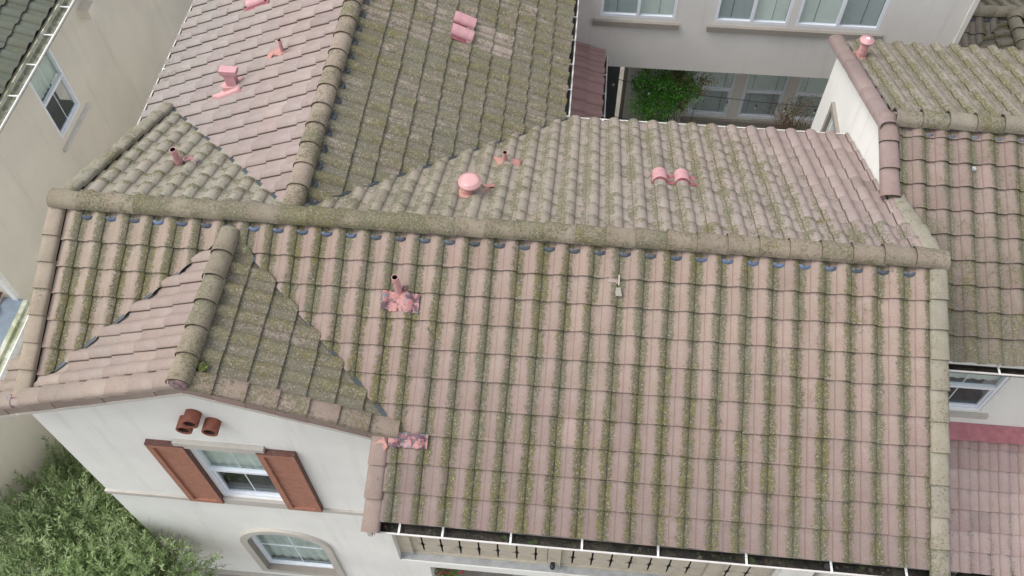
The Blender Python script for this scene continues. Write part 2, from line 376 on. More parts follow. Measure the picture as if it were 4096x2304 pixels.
BUTT = (0.10, 0.075, 0.065)
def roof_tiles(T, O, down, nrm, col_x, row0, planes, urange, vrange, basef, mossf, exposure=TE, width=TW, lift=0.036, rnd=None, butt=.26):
    """O origin on the slope, down = unit downslope; u = nrm x down (left->right looking upslope).
       col_x: u of one tile joint, row0: v of one row end."""
    O = Vector(O); down = Vector(down); nrm = Vector(nrm); ud = nrm.cross(down)
    rnd = rnd or random.Random(3); planes = list(planes) + [(0, -1, -.01)]
    i0 = math.floor((urange[0] - col_x) / width); i1 = math.ceil((urange[1] - col_x) / width)
    j0 = math.floor((vrange[0] - row0) / exposure); j1 = math.ceil((vrange[1] - row0) / exposure) + 1
    for j in range(j0, j1):
        for i in range(i0, i1):
            ua = col_x + i * width; vb = row0 + j * exposure + rnd.uniform(-.004, .004) + (rnd.uniform(.006, .016) if rnd.random() < .05 else 0); va = vb - exposure - 0.02
            if vb < 0.2: continue
            if va < 0.2: va = 0.012
            corners = [(ua, va), (ua + width, va), (ua + width, vb), (ua, vb)]
            cl = clip_poly([c for c in corners], planes)
            if len(cl) < 3: continue
            whole = len(cl) == 4 and all(abs(cl[q][0] - corners[q][0]) + abs(cl[q][1] - corners[q][1]) < 1e-9 for q in range(4))
            uc, vc = ua + width / 2, vb - exposure / 2
            P = O + ud * uc + down * vc
            base = basef(P, rnd); moss = mossf(P, rnd)
            dh = rnd.uniform(-.0025, .0025); sk = rnd.uniform(-.004, .004); lf = lift + rnd.uniform(-.004, .004)
            cache = {}
            vs = [(va, 0.0), (vb, 1.0)]
            for a in range(len(TS) - 1):
                t0, t1 = TS[a], TS[a + 1]
                h0, h1 = prof_h(t0), prof_h(t1)
                q = []
                for (tt, hh) in ((t0, h0), (t1, h1)):
                    q.append((tt, hh))
                quad = []
                for (tt, hh, vv, vt) in ((t0, h0, va, 0.0), (t0, h0, vb, 1.0), (t1, h1, vb, 1.0), (t1, h1, va, 0.0)):
                    quad.append((ua + tt * width, vv + sk * (tt - .5) * vt, hh + dh + lf * vt, tt, vt))
                if not whole: quad = clip_poly(quad, planes)
                if len(quad) >= 3:
                    pts = [O + ud * p[0] + down * p[1] + nrm * p[2] for p in quad]
                    T.face(pts, [(p[3], p[4]) for p in quad], base, moss, True, cache)
                # butt end, darkened in colour to stand for the shadow gap beneath
                e = [(ua + t0 * width, vb + sk * (t0 - .5), h0 + dh + lf), (ua + t1 * width, vb + sk * (t1 - .5), h1 + dh + lf)]
                if not whole:
                    e = [p for p in e if all(A * p[0] + B * p[1] <= Cc + 1e-6 for A, B, Cc in planes)]
                if len(e) == 2:
                    (u0, v0, hh0), (u1, v1, hh1) = e
                    th = lf - 0.006
                    pts = [(u0, v0, hh0), (u0, v0 - .004, hh0 - th), (u1, v1 - .004, hh1 - th), (u1, v1, hh1)]
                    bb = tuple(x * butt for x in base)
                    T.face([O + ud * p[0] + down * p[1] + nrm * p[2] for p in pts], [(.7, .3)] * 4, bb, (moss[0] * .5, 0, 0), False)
            # right side of the barrel
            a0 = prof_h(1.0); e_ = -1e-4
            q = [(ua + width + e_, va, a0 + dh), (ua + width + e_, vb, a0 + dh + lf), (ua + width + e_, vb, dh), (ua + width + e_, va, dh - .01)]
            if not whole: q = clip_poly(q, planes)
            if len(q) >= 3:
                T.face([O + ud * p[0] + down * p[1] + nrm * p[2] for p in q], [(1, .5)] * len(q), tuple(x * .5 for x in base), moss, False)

def caps(T, a, b, up, length, wd, ht, basef, mossf, lift=0.022, flat=1.0, drop=0.0, rnd=None, start=0.0, endcap=False, segs=12, lip=0.016):
    """half-barrel caps from a (upper / covered end) to b; open edge of each cap points toward b"""
    rnd = rnd or random.Random(11)
    a = Vector(a); b = Vector(b); L = (b - a).length; d = (b - a).normalized(); up = Vector(up).normalized()
    sd_ = d.cross(up).normalized(); up = sd_.cross(d)
    n = max(1, round(L / length)); ln = L / n
    for i in range(n):
        s0 = i * ln - 0.03; s1 = (i + 1) * ln + rnd.uniform(-.006, .006)
        base = basef(a + d * (s0 + s1) / 2, rnd); moss = mossf(a + d * (s0 + s1) / 2, rnd)
        r0, r1 = 0.93, 1.0; l0, l1 = 0.0, lift + rnd.uniform(-.004, .004)
        off = rnd.uniform(-.004, .004)
        cache = {}; rows = []
        for (s_, rr, ll, vt) in ((s0, r0, l0, 0.0), ((s0 + s1) / 2, (r0 + r1) / 2, (l0 + l1) / 2, .5), (s1, r1, l1, 1.0)):
            row = []
            for k in range(segs + 1):
                an = pi * k / segs
                x = cos(an); y = sin(an) ** flat if sin(an) > 1e-6 else 0.0
                row.append((a + d * s_ + sd_ * (-x * wd / 2 * rr + off) + up * (y * ht * rr + ll - drop * 0), k / segs, vt))
            rows.append(row)
        for r in range(2):
            for k in range(segs):
                q = [rows[r][k], rows[r][k + 1], rows[r + 1][k + 1], rows[r + 1][k]]
                T.face([p[0] for p in q], [(0.5 + 0.4 * abs(p[1] - .5), p[2] * .9) for p in q], base, moss, True, cache)
        # lip ring at the open end
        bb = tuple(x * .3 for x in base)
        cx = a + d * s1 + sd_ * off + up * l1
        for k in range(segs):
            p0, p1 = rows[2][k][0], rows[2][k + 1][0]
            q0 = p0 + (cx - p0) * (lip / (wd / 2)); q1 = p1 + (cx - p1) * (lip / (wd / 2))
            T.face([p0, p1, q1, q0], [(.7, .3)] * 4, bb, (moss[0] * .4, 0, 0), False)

def slope_deck(mb, pts, m, thick=0.0):
    mb.poly(pts, m)

def unit(x, y, z): return Vector((x, y, z)).normalized()
def jit(c, r, s=0.05, hue=0.012):
    k = 1 + r.uniform(-s, s)
    if r.random() < .06: k *= r.choice((.88, .92, 1.08, 1.12))
    return tuple(x * k * (1 + r.uniform(-hue, hue)) for x in c)

# ------------------------------------------------------------------ solved dimensions (metres, ridge of the main roof = z 0)
p = 0.4134; tM = tan(p)
xw, d_, zw = 2.6054, 3.6347, -0.0587
tWE, tWW = tan(0.4237), tan(0.4177)
xg, ag, bg_, tG = 1.905, 0.2245, 2.3247, tan(0.3717)
zg = -ag * tM
yh, zh, tH, xh = 2.5829, -0.2075, tan(0.3716), 10.47
S0 = 0.1032 + 0.3826              # first row end on the main front slope
GZ = -9.3                         # ground level
kG = tM / tG
XL, XR = -0.29, 10.56
cp, sp_ = cos(p), sin(p)

PINK = (0.285, 0.222, 0.186); PALE = (0.325, 0.278, 0.246); TAN = (0.30, 0.252, 0.202); GREYT = (0.30, 0.275, 0.25); RED = (0.30, 0.165, 0.145)
def lerp3(a, b, k): k = max(0, min(1, k)); return tuple(a[i] + (b[i] - a[i]) * k for i in range(3))

# ------------------------------------------------------------------ the ground
g = MB(); g.poly([(-60, -40, GZ), (80, -40, GZ), (80, 90, GZ), (-60, 90, GZ)], M['ground']); g.build("ground", kind='structure')
g = MB(); g.poly([(0.2, -8, GZ + .004), (14, -8, GZ + .004), (14, 0.0, GZ + .004), (0.2, 0.0, GZ + .004)], M['paving']); g.build("front_path", kind='structure')
g = MB(); g.poly([(5.6, 3.6, GZ + .004), (13.5, 3.6, GZ + .004), (13.5, 8.3, GZ + .004), (5.6, 8.3, GZ + .004)], M['paving']); g.build("courtyard_paving", kind='structure')

# ------------------------------------------------------------------ MAIN HOUSE
main = thing("tile_roofed_house", "white stucco house under the large mossy pink tile roof, with rust shutters on its gable", "house", (5, 0, GZ))

# --- front slope of the main ridge
T = Tiles(); dn = Vector((0, -cp, -sp_)); nn = Vector((0, -sp_, cp))
# u axis = nrm x down = +X for this slope
ud = nn.cross(dn)
sx = 1 if ud.x > 0 else -1
def basef_MF(P, r):
    c = lerp3(TAN, PINK, (P.x + 0.5) / 3.5); c = lerp3(c, (0.212, 0.165, 0.148), (-P.y - .9) / 2.2)
    return jit(c, r)
def mossf_MF(P, r):
    return (0.17 + 0.08 * max(0, (P.x - 6) / 5) + .08 * max(0, (2.5 - P.x) / 3) + r.uniform(0, .1), 0.92 + r.uniform(-.26, .2), 0.14)
def yb(y): return -y / cp          # v at given |y|
jx = -0.21 * TW
L_planes = [(-sx, 0, -XL), (sx, 0, xg), (sx, kG * cp, xg + kG * ag)]
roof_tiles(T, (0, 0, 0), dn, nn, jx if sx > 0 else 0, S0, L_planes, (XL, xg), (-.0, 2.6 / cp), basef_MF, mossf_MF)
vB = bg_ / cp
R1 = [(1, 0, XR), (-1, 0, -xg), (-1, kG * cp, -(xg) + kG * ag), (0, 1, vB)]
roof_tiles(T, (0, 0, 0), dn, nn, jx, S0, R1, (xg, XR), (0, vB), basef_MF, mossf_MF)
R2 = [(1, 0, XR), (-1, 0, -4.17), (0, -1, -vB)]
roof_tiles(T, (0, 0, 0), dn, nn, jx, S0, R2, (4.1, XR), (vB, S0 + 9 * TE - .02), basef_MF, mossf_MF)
T.build("roof_slope", main, label="large front slope of pink tiles with olive lichen streaks down every seam")

# --- back slope
T = Tiles(); dnB = Vector((0, cp, -sp_)); nB = Vector((0, sp_, cp))     # u = -X
def basef_MB(P, r):
    c = lerp3((0.305, 0.275, 0.22), PALE, (P.x - 4.5) / 4)
    q_ = max(0, min(1, (P.x - (9.4 - .35 * P.y)) / 1.3)); c = lerp3(c, (0.30, 0.235, 0.22), .75 * q_)
    return jit(c, r)
def mossf_MB(P, r):
    k = max(.12, min(1, 1 - (P.x - (9.3 - .35 * (P.y - 1.2))) / 1.4)) if P.y > .9 else 1
    return ((0.30 + 0.14 * max(0, min(1, (6.5 - P.x) / 3))) * k + .04, 0.6 * k + .04, 0.62 * k)
k1 = tM / tWE; c1 = zw / tWE
vH = 1.466 / cp
jB = -(6.138 + 0.71 * TW)
sB = d_ / cp
Bp = [(1, k1 * cp, -(xw + c1)), (-1, 0, 10.46), (0, 1, sB + .03)]
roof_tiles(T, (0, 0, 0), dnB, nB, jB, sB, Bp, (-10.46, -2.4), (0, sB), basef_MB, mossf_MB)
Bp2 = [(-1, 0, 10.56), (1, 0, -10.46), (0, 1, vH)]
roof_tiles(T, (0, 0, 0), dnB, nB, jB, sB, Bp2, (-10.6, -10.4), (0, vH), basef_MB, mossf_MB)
T.build("roof_slope", main, label="back slope of the long ridge, oblique rows of pale barrels")
# back slope west of the rear wing
T = Tiles(); k2 = tM / tWW; c2 = zw / tWW
roof_tiles(T, (0, 0, 0), dnB, nB, jB, sB + .1, [(-1, k2 * cp, xw - c2), (1, 0, -XL + 0.0)], (-2.7, 0.4), (0, 3.3 / cp),
           lambda P, r: jit((0.31, 0.29, 0.235), r), lambda P, r: (0.40, 0.5, 0.7))
T.build("roof_slope", main, label="small mossy triangular slope behind the left end of the ridge")

# --- rear wing, east and west slopes
aE = 0.4237; aW = 0.4177
T = Tiles(); dE = Vector((cos(aE), 0, -sin(aE))); nE = Vector((sin(aE), 0, cos(aE)))   # u = n x d = +Y? computed
uE = nE.cross(dE); sE = 1 if uE.y > 0 else -1
xE = 6.0 - 0.06; sEend = (xE - xw) / cos(aE)
mE = tWE / tM
# keep y >= (x - xw - c1)/k1  ->  u*sE = y
def basef_WE(P, r): return jit((0.31, 0.265, 0.225), r, .09)
def mossf_WE(P, r):
    a_ = 0.80 + r.uniform(-.14, .1)
    if abs(P.x - 4.4) < .55 and abs(P.y - 4.75) < .35: a_ = 0.5
    if P.x < 3.6 and P.y > 4: a_ -= .12
    return (a_, 0.9, 0.5)
roof_tiles(T, (xw, 0, zw), dE, nE, sE * 4.903 - 0.71 * TW, sEend, [(-sE, cos(aE) * mE, zw / tM)], (min(0, sE * 9), max(0, sE * 9)), (0, sEend - .02), basef_WE, mossf_WE)
T.build("roof_slope", main, label="heavily mossed olive slope of the rear wing facing right")
T = Tiles(); dW = Vector((-cos(aW), 0, -sin(aW))); nW = Vector((-sin(aW), 0, cos(aW)))
uW = nW.cross(dW); sW = 1 if uW.y > 0 else -1
xWe = -0.90; sWend = (xw - xWe) / cos(aW); mW = tWW / tM
xs_ = (xw - XL) / cos(aW)
def basef_WW(P, r): return jit(lerp3((0.315, 0.26, 0.238), (0.30, 0.272, 0.25), (1.6 - P.x) / 2), r, .05)
def mossf_WW(P, r): return (0.14 + 0.1 * max(0, (1 - P.x)), 0.12, 0.22)
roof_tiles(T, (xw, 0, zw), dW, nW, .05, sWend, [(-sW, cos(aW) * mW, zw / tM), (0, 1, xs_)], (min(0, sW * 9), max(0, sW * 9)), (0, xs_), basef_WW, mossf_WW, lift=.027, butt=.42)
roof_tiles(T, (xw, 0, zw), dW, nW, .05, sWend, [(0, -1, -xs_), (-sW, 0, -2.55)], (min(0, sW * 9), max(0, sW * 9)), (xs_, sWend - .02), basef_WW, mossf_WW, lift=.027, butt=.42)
T.build("roof_slope", main, label="clean pale pink slope of the rear wing facing left")

# --- front gable wing
aG = 0.3717
T = Tiles(); dGE = Vector((cos(aG), 0, -sin(aG))); nGE = Vector((sin(aG), 0, cos(aG)))
yF = -2.22
u1 = nGE.cross(dGE); s1 = 1 if u1.y > 0 else -1
roof_tiles(T, (xg, 0, zg), dGE, nGE, s1 * -2.2, 0.34, [(s1, cos(aG) / kG, -ag), (-s1, 0, -yF)], (min(0, s1 * -3), max(0, s1 * -3)), (0, 3),
           lambda P, r: jit((0.31, 0.255, 0.215), r, .09), lambda P, r: (0.82 + r.uniform(-.12, .1), 0.9, 0.4))
T.build("roof_slope", main, label="mossy olive triangular slope on the right of the front gable")
T = Tiles(); dGW = Vector((-cos(aG), 0, -sin(aG))); nGW = Vector((-sin(aG), 0, cos(aG)))
u2 = nGW.cross(dGW); s2 = 1 if u2.y > 0 else -1
xs2 = (xg - XL + .12) / cos(aG); xe2 = (xg + 0.84) / cos(aG)
bG = lambda P, r: jit(lerp3((0.30, 0.245, 0.212), (0.29, 0.248, 0.205), (1 - P.x) / 2), r, .05)
mG = lambda P, r: (0.14 + .1 * max(0, .5 - P.x), 0.10, 0.06)
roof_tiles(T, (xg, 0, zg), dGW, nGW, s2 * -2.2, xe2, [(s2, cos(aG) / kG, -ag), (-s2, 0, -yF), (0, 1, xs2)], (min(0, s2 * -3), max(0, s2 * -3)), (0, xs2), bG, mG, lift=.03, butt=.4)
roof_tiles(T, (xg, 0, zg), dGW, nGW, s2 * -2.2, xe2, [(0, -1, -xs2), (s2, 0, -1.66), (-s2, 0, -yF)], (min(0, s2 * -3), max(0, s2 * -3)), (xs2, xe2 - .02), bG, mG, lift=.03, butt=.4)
T.build("roof_slope", main, label="clean pale slope on the left of the front gable")

# --- underlay beneath all slopes (closes the roof)
mb = MB(); o_ = -0.03
def pz(x, y): return min(-abs(y) * tM, 9) + o_
mb.poly([(XL - .1, 0, o_), (XL - .1, -2.16, pz(0, 2.16)), (10.66, -2.16, pz(0, 2.16)), (10.66, 0, o_)], M['deck'])
mb.poly([(4.2, -2.16, pz(0, 2.16)), (4.2, -3.27, pz(0, 3.27)), (10.66, -3.27, pz(0, 3.27)), (10.66, -2.16, pz(0, 2.16))], M['deck'])
mb.poly([(XL - .1, 0, o_), (10.6, 0, o_), (10.6, 1.47, pz(0, 1.47)), (XL - .1, 1.47, pz(0, 1.47))], M['deck'])
mb.poly([(2.6, 1.47, pz(0, 1.47)), (10.46, 1.47, pz(0, 1.47)), (10.46, 3.6, pz(0, 3.6)), (2.6, 3.6, pz(0, 3.6))], M['deck'])
mb.poly([(XL - .1, 1.47, pz(0, 1.47)), (2.6, 1.47, pz(0, 1.47)), (XL - .1, 3.2, pz(0, 3.2))], M['deck'])
mb.poly([(xw, .1, zw + o_), (5.9, 3.55, zw + o_ - (5.9 - xw) * tWE), (5.9, 9, zw + o_ - (5.9 - xw) * tWE), (xw, 9, zw + o_)], M['deck'])
mb.poly([(xw, .1, zw + o_), (xw, 9, zw + o_), (-.85, 9, zw + o_ - (xw + .85) * tWW), (-.85, 2.5, zw + o_ - (xw + .85) * tWW), (XL, 2.5, zw + o_ - (xw - XL) * tWW)], M['deck'])
mb.poly([(xg, -.25, zg + o_), (xg, -2.2, zg + o_), (4.15, -2.2, zg + o_ - (4.15 - xg) * tG)], M['deck'])
mb.poly([(xg, -.25, zg + o_), (XL, -2.2, zg + o_ - (xg - XL) * tG), (xg, -2.2, zg + o_)], M['deck'])
mb.poly([(XL - .1, -1.68, zg + o_ - (xg - XL + .1) * tG), (-.8, -1.68, zg + o_ - (xg + .8) * tG), (-.8, -2.2, zg + o_ - (xg + .8) * tG), (XL - .1, -2.2, zg + o_ - (xg - XL + .1) * tG)], M['deck'])
mb.build("roof_underlay", main)

# --- valley flashings
def strip(mb, a, b, wd, lift, m):
    a = Vector(a); b = Vector(b); d = (b - a).normalized(); s = d.cross(Vector((0, 0, 1))).normalized() * wd / 2; l = Vector((0, 0, lift))
    mb.poly([a - s + l, b - s + l, b + s + l, a + s + l], m)
mb = MB()
for (a, b) in (((xg, -ag, -ag * tM), (xg + (bg_ - ag) * kG, -bg_, -bg_ * tM)), ((xg, -ag, -ag * tM), (xg - (bg_ - ag) * kG, -bg_, -bg_ * tM)),
               ((xw + c1, 0, 0), (xw + c1 + d_ * k1, d_, -d_ * tM)), ((xw - c2, 0, 0), (XL, (xw - c2 - XL) / k2, -(xw - c2 - XL) / k2 * tM))):
    strip(mb, a, b, .05, .045, M['valley'])
mb.build("valley_flashing", main)

# --- ridge and rake caps
rc = random.Random(5)
def capsobj(label, runs):
    T = Tiles()
    for r in runs: caps(T, **r)
    return T.build("cap_tile_row", main, label=label)
mossy = lambda q: (lambda P, r: (q + r.uniform(-.16, .14), 0.0, 0.0))
bR = lambda P, r: jit(lerp3((0.24, 0.21, 0.155), (0.25, 0.21, 0.165), (P.x) / 9), r, .06)
capsobj("long horizontal row of olive mossed ridge caps across the whole roof",
        [dict(a=(10.72, 0, .045), b=(-0.47, 0, .045), up=(0, 0, 1), length=0.372, wd=0.28, ht=0.130, lift=.034, lip=.024, basef=bR, mossf=mossy(.62), flat=.8)])
capsobj("ridge caps of the rear wing, half clean and half mossy",
        [dict(a=(xw, 9, zw + .04), b=(xw, 0.12, zw + .04), up=(0, 0, 1), length=0.372, wd=0.29, ht=0.135, basef=lambda P, r: jit((0.29,.24,.19), r), mossf=mossy(.5), flat=.8)])
capsobj("ridge caps of the front gable with bold curved lips",
        [dict(a=(xg, -.26, zg + .04), b=(xg, -2.44, zg + .03), up=(0, 0, 1), length=0.37, wd=0.28, ht=0.14, basef=bR, mossf=mossy(.58), flat=.8, lift=.035)])
RW = .215
def on_front(x, y, h=0.0): return Vector((x, -abs(y) * cp * 1.0, 0)) * 0 + Vector((x, y, -abs(y) * tM)) + Vector((0, -sp_, cp)) * h
capsobj("row of worn grey rake caps down the right edge of the main roof",
        [dict(a=on_front(10.65, -.1, .02), b=on_front(10.65, -3.42, .02), up=nn, length=0.352, wd=.225, ht=.085, basef=lambda P, r: jit((.255,.235,.185), r), mossf=mossy(.5), flat=.45, lift=.03),
         dict(a=on_front(10.65, .12, .02), b=Vector((10.60, 1.62, -1.62 * tM + .03)), up=nB, length=0.34, wd=.225, ht=.085, basef=lambda P, r: jit((.29,.27,.215), r), mossf=mossy(.5), flat=.45, lift=.03)])
capsobj("row of rake caps down the left edge of the main roof",
        [dict(a=on_front(-.405, -.1, .02), b=on_front(-.405, -2.30, .02), up=nn, length=0.349, wd=.225, ht=.085, basef=lambda P, r: jit((.29,.245,.19), r), mossf=mossy(.3), flat=.45, lift=.03),
         dict(a=Vector((-.40, .1, -.01)), b=Vector((-.40, 3.1, -3.1 * tM + .02)), up=nB, length=0.36, wd=.22, ht=.08, basef=lambda P, r: jit((.28,.262,.205), r), mossf=mossy(.6), flat=.5, lift=.03)])
capsobj("short row of rake caps at the lower left corner by the gutter",
        [dict(a=on_front(4.085, -2.36, .02), b=on_front(4.085, -3.42, .02), up=nn, length=0.352, wd=.225, ht=.085, basef=lambda P, r: jit((.265,.205,.175), r), mossf=mossy(.3), flat=.45, lift=.03)])
yR = -2.325
def gz(x, h=0): return Vector((x, yR, zg - abs(x - xg) * tG + h))
capsobj("big smooth rake caps along the front of the gable, clean on the left and greenish on the right",
        [dict(a=gz(-.95, -.0) if False else gz(xg - .02, .0), b=gz(4.27, .0), up=nGE, length=.37, wd=.25, ht=.10, basef=lambda P, r: jit((.27, .215, .175), r, .05), mossf=lambda P, r: (.62 if P.x < 3.3 else .45, 0, 0), flat=.5, lift=.03),
         dict(a=gz(xg + .02, .0), b=gz(-1.02, .0), up=nGW, length=.37, wd=.25, ht=.10, basef=lambda P, r: jit((.285, .235, .197), r, .04), mossf=lambda P, r: (.2, 0, 0), flat=.5, lift=.03)])
# front skirt of the rake tiles (they wrap down the gable edge)
T = Tiles()
for side, x_end in ((1, 4.27), (-1, -1.02)):
    n_ = 7 if side > 0 else 8; L_ = (x_end - xg) / n_
    for i in range(n_):
        xa = xg + L_ * i; xb = xg + L_ * (i + 1)
        yy = yR - .118 - .004 * (i % 2)
        c_ = jit((.27, .205, .175) if side > 0 else (.285, .232, .197), rc, .04)
        za, zb = zg - abs(xa - xg) * tG, zg - abs(xb - xg) * tG
        q = [(xa, yy, za + .03), (xb, yy, zb + .05), (xb, yy + .01, zb - .155), (xa, yy + .01, za - .165)]
        T.face(q if side < 0 else q, [(.6, .0), (.6, .8), (.6, .8), (.6, 0)], c_, (.2 if side > 0 else .1, 0, 0), False)
        q = [(xb, yy, zb + .05), (xb, yy + .01, zb - .155), (xb, yy + .03, zb - .155), (xb, yy + .03, zb + .03)]
        T.face(q, [(.6, .0)] * 4, tuple(v * .3 for v in c_), (0, 0, 0), False)
# skirts of the right rake
T.build("rake_skirt", main, label="vertical face of the gable rake tiles")
# mortar plug at the gable ridge end
mb = MB(); mb.lathe((xg, -2.43, zg + .045), [(0.001, .02), (.07, .022), (.105, .012), (.122, 0.0), (.124, -.05)], M['mortar'], 20, Vector((0, -1, 0))); mb.build("mortar_plug", main)
# blue closures under the caps
def closures(par, pts, m, size=(.095, .06, .045)):
    G_ = None
    for (c, along, out) in pts:
        mb = MB(); c = Vector(c) + Vector(along) * rc.uniform(-.008, .008)
        if isinstance(m, list): mm = m[0]; m = m[1:]
        else: mm = m
        along = Vector(along); out = Vector(out); upn = along.cross(out)
        if upn.z < 0: upn = -upn
        V = []; F = []; NS = 10
        for r in range(4):
            a_ = r / 3 * pi / 2
            for k in range(NS + 1):
                b_ = pi * k / NS
                V.append(c + along * cos(b_) * size[0] * cos(a_ * .8) + out * sin(b_) * size[1] * cos(a_ * .8) + upn * (sin(a_) * size[2]))
        for r in range(3):
            for k in range(NS): q = r * (NS + 1) + k; F.append((q, q + 1, q + NS + 2, q + NS + 1))
        mb.mesh(V, F, mm, True); G_ = mb.build("ridge_closure", par or main)
closures(None, [((k * TW, -.135, -.055), (1, 0, 0), dn) for k in range(0, 34)], [M['closure'] if k < 12 or 24 <= k < 31 else M['closure_dark'] for k in range(34)])
closures(None, [((xw + .14, 4.903 + k * TW - .5 * TW, zw - .055), (0, 1, 0), dE) for k in range(-14, 13)], M['closure_dark'])
closures(None, [((xg + .135, -2.2 + .21 * TW * -1 + k * TW, zg - .05), (0, 1, 0), dGE) for k in range(0, 7)], M['closure_dark'])

# ------------------------------------------------------------------ walls
def wall(mb, m, org, ax, zr, top=None, holes=(), depth=0.16, inward=Vector((0, 1, 0)), breaks=(), m_reveal=None):
    """vertical wall in the plane through org along unit ax. zr=(z0,z1); top(s)->z optional; holes: (s0,s1,z0,ztop or func(s))"""
    org = Vector(org); ax = Vector(ax); inward = Vector(inward)
    bs = sorted(set([round(b, 4) for b in breaks] + [h[0] for h in holes] + [h[1] for h in holes]))
    tp = top or (lambda s: zr[1])
    P = lambda s, z: Vector((org.x + ax.x * s, org.y + ax.y * s, z))
    for a, b in zip(bs[:-1], bs[1:]):
        mid = (a + b) / 2
        hs_ = [h for h in holes if h[0] <= mid <= h[1]]
        hs_.sort(key=lambda h: h[2])
        lo = lambda s: zr[0]
        for h in hs_:
            zt = h[3] if callable(h[3]) else (lambda s, q=h[3]: q)
            mb.poly([P(a, lo(a)), P(b, lo(b)), P(b, h[2]), P(a, h[2])], m)
            mr = m_reveal or m
            mb.poly([P(a, h[2]), P(b, h[2]), P(b, h[2]) + inward * depth, P(a, h[2]) + inward * depth], mr)
            mb.poly([P(a, zt(a)), P(b, zt(b)), P(b, zt(b)) + inward * depth, P(a, zt(a)) + inward * depth], mr)
            if abs(a - h[0]) < 1e-6: mb.poly([P(a, h[2]), P(a, zt(a)), P(a, zt(a)) + inward * depth, P(a, h[2]) + inward * depth], mr)
            if abs(b - h[1]) < 1e-6: mb.poly([P(b, h[2]), P(b, zt(b)), P(b, zt(b)) + inward * depth, P(b, h[2]) + inward * depth], mr)
            lo = zt
        mb.poly([P(a, lo(a)), P(b, lo(b)), P(b, tp(b)), P(a, tp(a))], m)

YG = -2.175
# gable wall face with window holes
def arch_top(s, c=1.72, hw=.66, zs=-6.28, rise=.62):
    q = (s - c) / hw; return zs + rise * sqrt(max(0, 1 - q * q)) if abs(q) < 1 else zs
mb = MB()
W1 = (1.2, 2.19, -4.2, -2.33)
A0, A1 = 1.06, 2.38
arch_br = [A0 + (A1 - A0) * i / 18 for i in range(19)]
wall(mb, M['white_wall'], (0, YG, 0), (1, 0, 0), (GZ, 0), top=lambda s: (zg - abs(s - xg) * tG - .04) if s < 4.16 else -1.6,
     holes=[W1, (A0, A1, -7.72, arch_top), (4.15, 9.9, GZ + .01, -6.86), (3.652, 9.9, -6.607, -4.7)], breaks=[-.72, xg, 3.652, 4.15, 4.16, 10.4] + arch_br, depth=.13)
# side wall of the front bump and the long left side
mb.poly([(-.72, YG, GZ), (-.72, YG, -1.17), (-.72, -1.6, -1.17), (-.72, -1.6, GZ)], M['white_wall'])
mb.poly([(-.72, -1.6, GZ), (-.72, -1.6, -1.17), (-.36, -1.6, -1.05), (-.36, -1.6, GZ)], M['white_wall'])
mb.poly([(-.36, -1.6, GZ), (-.36, -1.6, -.8), (-.36, 0, -.08), (-.36, 3.2, -1.45), (-.36, 3.2, GZ)], M['white_wall'])
mb.poly([(-.72, 3.2, GZ), (-.72, 3.2, -1.62), (-.72, 9, -1.62), (-.72, 9, GZ)], M['white_wall'])
mb.poly([(-.72, 3.2, GZ), (-.72, 3.2, -1.62), (-.36, 3.2, -1.45), (-.36, 3.2, GZ)], M['white_wall'])
# right gable of main roof, back wall, wing east wall
mb.poly([(10.52, -3.0, -4.2), (10.52, -3.0, -1.40), (10.52, 0, -.06), (10.52, 1.45, -.68), (10.52, 1.45, -4.2)], M['white_wall'])
mb.poly([(10.52, -3.0, -4.2), (10.52, -3.0, GZ), (10.52, 1.45, GZ), (10.52, 1.45, -4.2)], M['white_wall'])
mb.poly([(5.6, 3.25, GZ), (5.6, 3.25, -1.5), (10.46, 3.25, -1.5), (10.46, 3.25, GZ)], M['grey_wall'])
mb.poly([(5.6, 3.25, GZ), (5.6, 3.25, -1.5), (5.6, 9, -1.5), (5.6, 9, GZ)], M['grey_wall'])
mb.poly([(9.9, YG, -1.5), (10.4, YG, -1.5), (10.4, -3.0, -1.5), (9.9, -3.0, -1.5)], M['white_wall'])
# recess behind balcony and porch
mb.poly([(3.652, -.5, GZ), (9.9, -.5, GZ), (9.9, -.5, -1.75), (3.652, -.5, -1.75)], M['grey_wall'])
mb.poly([(3.652, YG + .13, -6.86), (3.652, -.5, -6.86), (3.652, -.5, -1.75), (3.652, YG + .13, -1.75)], M['white_wall'])
mb.box((3.66, YG + .01, -6.85), (9.89, -.5, -6.62), M['ledge'])
mb.box((4.0, YG + .13, GZ), (4.14, -.6, -6.87), M['white_wall'])
mb.build("wall", main, label="white stucco front and side walls")
# ledge top
mb = MB(); mb.box((3.66, YG + .02, -6.615), (9.89, -1.62, -6.6), M['ledge']); mb.build("ledge", main, label="long grey ledge under the balcony boards")
# soffits / fascias
mb = MB()
mb.box((4.2, -3.27, -1.62), (10.5, -3.24, -1.45), M['gutter'])
mb.box((4.2, -3.24, -1.60), (10.5, YG, -1.58), M['trim_light'])
mb.box((-.55, -2.45, -1.2), (-.5, -2.2, -1.19), M['trim_light'])
mb.box((4.03, -3.43, -1.66), (4.085, -3.24, -1.5), M['trim_light'])
# gable rake boards under the skirt
for side, xe in ((1, 4.2), (-1, -.95)):
    a = Vector((xg, -2.31, zg - .165)); b = Vector((xe, -2.31, zg - abs(xe - xg) * tG - .165))
    mb.beam(a, b, .26, .05, M['trim_light'])
mb.build("fascia", main)
